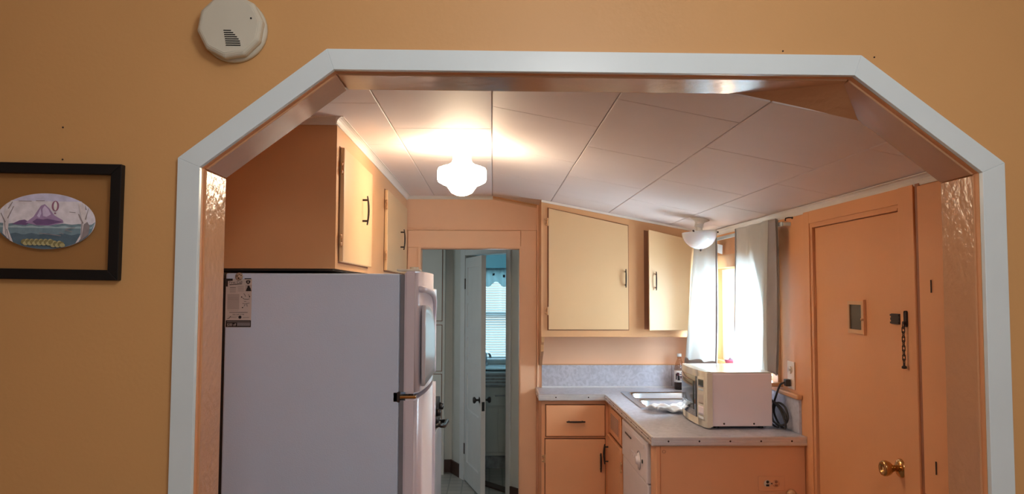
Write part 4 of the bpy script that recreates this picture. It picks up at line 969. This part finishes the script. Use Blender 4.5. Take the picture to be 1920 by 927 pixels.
tip = tp+lean*H2
build('finial', MB().lathe([(0, 0), (.006, .000), (.007, .006), (.004, .012), (0, .014)], tip-lean*.001, lean, None, 12), 'bronze', bp)
for a in (-.05, 2.05, 4.14): 
    q = Vector((math.cos(a)*R_, math.sin(a)*R_, 0)); build('clip', MB().lathe([(0, 0), (.005, 0), (.005, .010), (0, .012)], tp+q+lean*.004-Vector((0, 0, 0)), (math.cos(a), math.sin(a), .2), None, 10), 'bronze', bp)

# ------------------------------------------------------------------ living room side
sd = thing('smoke_detector', (-.620, Y0-.0006, 2.203), 'round ivory smoke detector mounted high on the tan wall', 'smoke detector', rot=(PI/2, 0, math.radians(0)))
# local z points towards the room (-Y)
build('base', MB().lathe([(0, 0), (.074, 0), (.078, .003), (.078, .014), (.070, .020), (0, .020)], (0, 0, 0)), 'detector', sd)
mb = MB(); n = 10; prof = [(.068, .0185), (.0765, .022), (.0785, .034), (.0765, .043), (.069, .049), (.0, .050)]
rings = []
for r, h in prof:
    if r == 0: rings.append([mb.bm.verts.new((0, 0, h))]); continue
    rings.append([mb.bm.verts.new((r*math.cos(2*PI*(k+.25)/n), r*math.sin(2*PI*(k+.25)/n), h)) for k in range(n)])
for A, B in zip(rings, rings[1:]):
    for k in range(n):
        if len(B) == 1: mb.bm.faces.new([A[k], A[(k+1) % n], B[0]])
        else: mb.bm.faces.new([A[k], A[(k+1) % n], B[(k+1) % n], B[k]])
mb.bm.faces.new(rings[0][::-1]); bmesh.ops.bevel(mb.bm, geom=[e for e in mb.bm.edges if e.calc_length() > .002], offset=.0015, segments=2, affect='EDGES')
build('cover', mb, 'detector', sd)
mb = MB()
for k in range(8):
    y = -.050+k*.0050; w0 = .0115+.0005*k
    x0 = -.012+.001*(7-k)*.9; x1 = x0+.034-.0022*max(0, k-2)**1.25*1.0
    mb.box((x0-.006*0, y, .0496), (max(x1, x0+.010), y+.0024, .0506))
build('sounder_slots', mb, 'black', sd)
build('test_light', MB().cyl((.051, .016, .0492), (.051, .016, .0504), .0022), 'black', sd)

# picture frame (float frame: wall shows through the glass)
FW, FH, FB = .350, .273, .0245
pf = thing('picture_frame', (-1.0475, Y0-.0008, 1.742), 'black picture frame with an oval watercolour of a mountain and balloon', 'picture', rot=(PI/2+.02, math.radians(.75), 0))
# local x right, y up, z to the room
def fboard(p):
    mb = MB(); mb.hexa([(*p[0], .0), (*p[1], .0), (*p[2], .0), (*p[3], .0), (*p[0], .020), (*p[1], .020), (*p[2], .020), (*p[3], .020)], None, .0012, 1); return mb
hw, hh = FW/2, FH/2; iw, ih = hw-FB, hh-FB
for q in (((-hw, -hh), (hw, -hh), (iw, -ih), (-iw, -ih)), ((hw, -hh), (hw, hh), (iw, ih), (iw, -ih)), ((hw, hh), (-hw, hh), (-iw, ih), (iw, ih)), ((-hw, hh), (-hw, -hh), (-iw, -ih), (-iw, ih))):
    build('frame_rail', fboard(q), 'blackframe', pf)
build('glass', MB().box((-iw, -ih, .009), (iw, ih, .0105)), 'frameglass', pf)
ea, eb = .1150, .0655
def ell(n=72, s=1): return [(ea*s*math.cos(2*PI*k/n), eb*s*math.sin(2*PI*k/n)) for k in range(n)]
def clip_e(x, y, s=.995):
    d = math.hypot(x/ea, y/eb)
    return (x, y) if d <= s else (x/d*s, y/d*s)
mb = MB(); mb.prism(ell(), 'z', .0108, .0118, 'p_cloud')
L = [.0118]
def shape(pts, m, dz=.00012):
    L[0] += dz; q = [clip_e(*p) for p in pts]; mb.poly([(x, y, L[0]) for x, y in q], m)
def band(y0, y1, m, wob=0, n=30):
    top = [(-ea+2*ea*k/n, y1+wob*math.sin(k*1.3)) for k in range(n+1)]; bot = [(ea-2*ea*k/n, y0) for k in range(n+1)]
    L[0] += .00012; T = [clip_e(*p) for p in top]; B = [clip_e(*p) for p in bot]
    lim = lambda x: eb*math.sqrt(max(0, 1-(x/ea)**2))*.995
    for k in range(n):
        x0, x1 = top[k][0], top[k+1][0]
        a0, a1 = min(top[k][1], lim(x0)), min(top[k+1][1], lim(x1)); b0, b1 = max(y0, -lim(x0)), max(y0, -lim(x1))
        if a0-b0 < 1e-4 and a1-b1 < 1e-4: continue
        mb.poly([(x0, b0, L[0]), (x1, b1, L[0]), (x1, max(a1, b1+1e-5), L[0]), (x0, max(a0, b0+1e-5), L[0])], m)
band(.047, .07, 'p_sky', .002); band(-.07, -.006, 'p_sea', .001); band(-.07, -.030, 'p_sead', .002); band(-.016, -.012, 'p_seal', .0015)
shape([(-.078, -.008), (-.060, .001), (-.048, .003), (-.035, -.004), (-.045, -.010)], 'p_mtd')
shape([(-.046, -.004), (-.028, .010), (-.012, .036), (-.003, .040), (.008, .030), (.020, .014), (.040, .003), (.042, -.003), (.010, -.010), (-.020, -.010)], 'p_mt')
shape([(-.008, .028), (-.003, .037), (.006, .028), (.012, .016), (.002, .010), (-.006, .012)], 'p_mtl'); shape([(-.030, -.002), (-.020, .006), (-.005, .004), (.004, .006), (.040, -.001), (.006, -.009), (-.020, -.009)], 'p_mtd')
shape([(-.020, .012), (-.012, .030), (-.010, .018), (-.014, .008)], 'p_mtl')
shape([(.022+.0085*math.cos(t*PI/8), .036+.0125*math.sin(t*PI/8)) for t in range(16)], 'p_balloon'); shape([(.022+.004*math.cos(t*PI/8), .036+.0105*math.sin(t*PI/8)) for t in range(16)], 'p_balloonl'); shape([(.0195, .0175), (.0245, .0175), (.0240, .0205), (.0200, .0205)], 'p_balloon')
for s, x0 in ((-1, -.090), (1, .090)):
    shape([(x0-.008, -.058), (x0+.007, -.058), (x0+.005, -.02), (x0+.007, .015), (x0+.012, .050), (x0+.002, .050), (x0-.002, .022), (x0-.010, .046), (x0-.014, .040), (x0-.006, .008), (x0-.007, -.03)], 'p_bark')
    for a, b in (((x0+.003, .005), (x0+.016, .034)), ((x0-.002, -.004), (x0-.013, .018)), ((x0+.004, .028), (x0+.013, .044)), ((x0-.004, -.045), (x0-.004, .0)), ((x0+.003, -.05), (x0+.002, -.02))):
        shape([(a[0]-.0015, a[1]), (a[0]+.0015, a[1]), (b[0]+.001, b[1]), (b[0]-.001, b[1])], 'p_barkd')
shape([(.086, -.044), (.102, -.030), (.104, -.010), (.098, .000), (.090, -.006), (.088, -.02)], 'p_barkd')
for k in range(26):
    cx3, cy3 = -.046+k*.0036, -.049-.004*math.sin(k*2.1)-.004*(k > 18); r = .0078-.003*((k*7) % 3)/2
    shape([(cx3+r*math.cos(t*PI/5), cy3+r*.8*math.sin(t*PI/5)) for t in range(10)], 'p_bush' if k % 3 else 'p_bushd')
for (xa, ya, xb, yb) in ((.050, -.018, .072, -.014), (.048, -.020, .066, -.024), (.036, -.026, .046, -.030), (-.010, -.028, .040, -.034), (.058, -.016, .060, -.006), (-.06, .046, -.03, .046), (-.02, .047, 0, .0475), (.058, .022, .072, .021)):
    shape([(xa, ya-.0007), (xb, yb-.0007), (xb, yb+.0007), (xa, ya+.0007)], 'p_barkd')
build('oval_picture', mb, None, pf, recalc=False)
# small nails and nail holes
for q, lab in (((-1.022, 1.967), 'tiny nail hole mark on the tan wall above the picture'), ((-1.02, 1.890), 'tiny nail head at the top edge of the picture'), ((.708, 2.170), 'tiny nail head on the tan wall above the right half of the arch'), ((.934, 2.157), 'tiny nail head beside the right upper corner of the arch casing')):
    nl = build('nail', MB().lathe([(0, 0), (.0022, 0), (.0018, .0015), (0, .002)], (q[0], Y0-.0004, q[1]), (0, -1, 0), None, 8), 'bronze'); tag(nl, lab, 'nail')

# shell of the living room around the camera (window behind the camera)
struct('floor_living', MB().box((-2.7, -2.7, -.1), (2.7, 1.85, 0)), 'livfloor', 'living room floor', 'floor')
struct('ceiling_living', MB().box((-2.7, -2.3, 2.75), (2.7, 2.0, 2.8)), 'ceil', 'living room ceiling', 'ceiling')
struct('wall_living_left', MB().box((-2.7, -2.3, 0), (-2.6, 2.0, 2.75)), 'living', 'left living room wall', 'wall')
struct('wall_living_right', MB().box((2.6, -2.3, 0), (2.7, 2.0, 2.75)), 'living', 'right living room wall', 'wall')
mb = MB(); wall_panel(mb, 'y', -2.3, -2.2, -2.6, 2.6, 0, 2.75, [(.1, 1.9, 1.05, 2.45)]); struct('wall_living_rear', mb, 'living', 'rear living room wall with a window opening', 'wall')
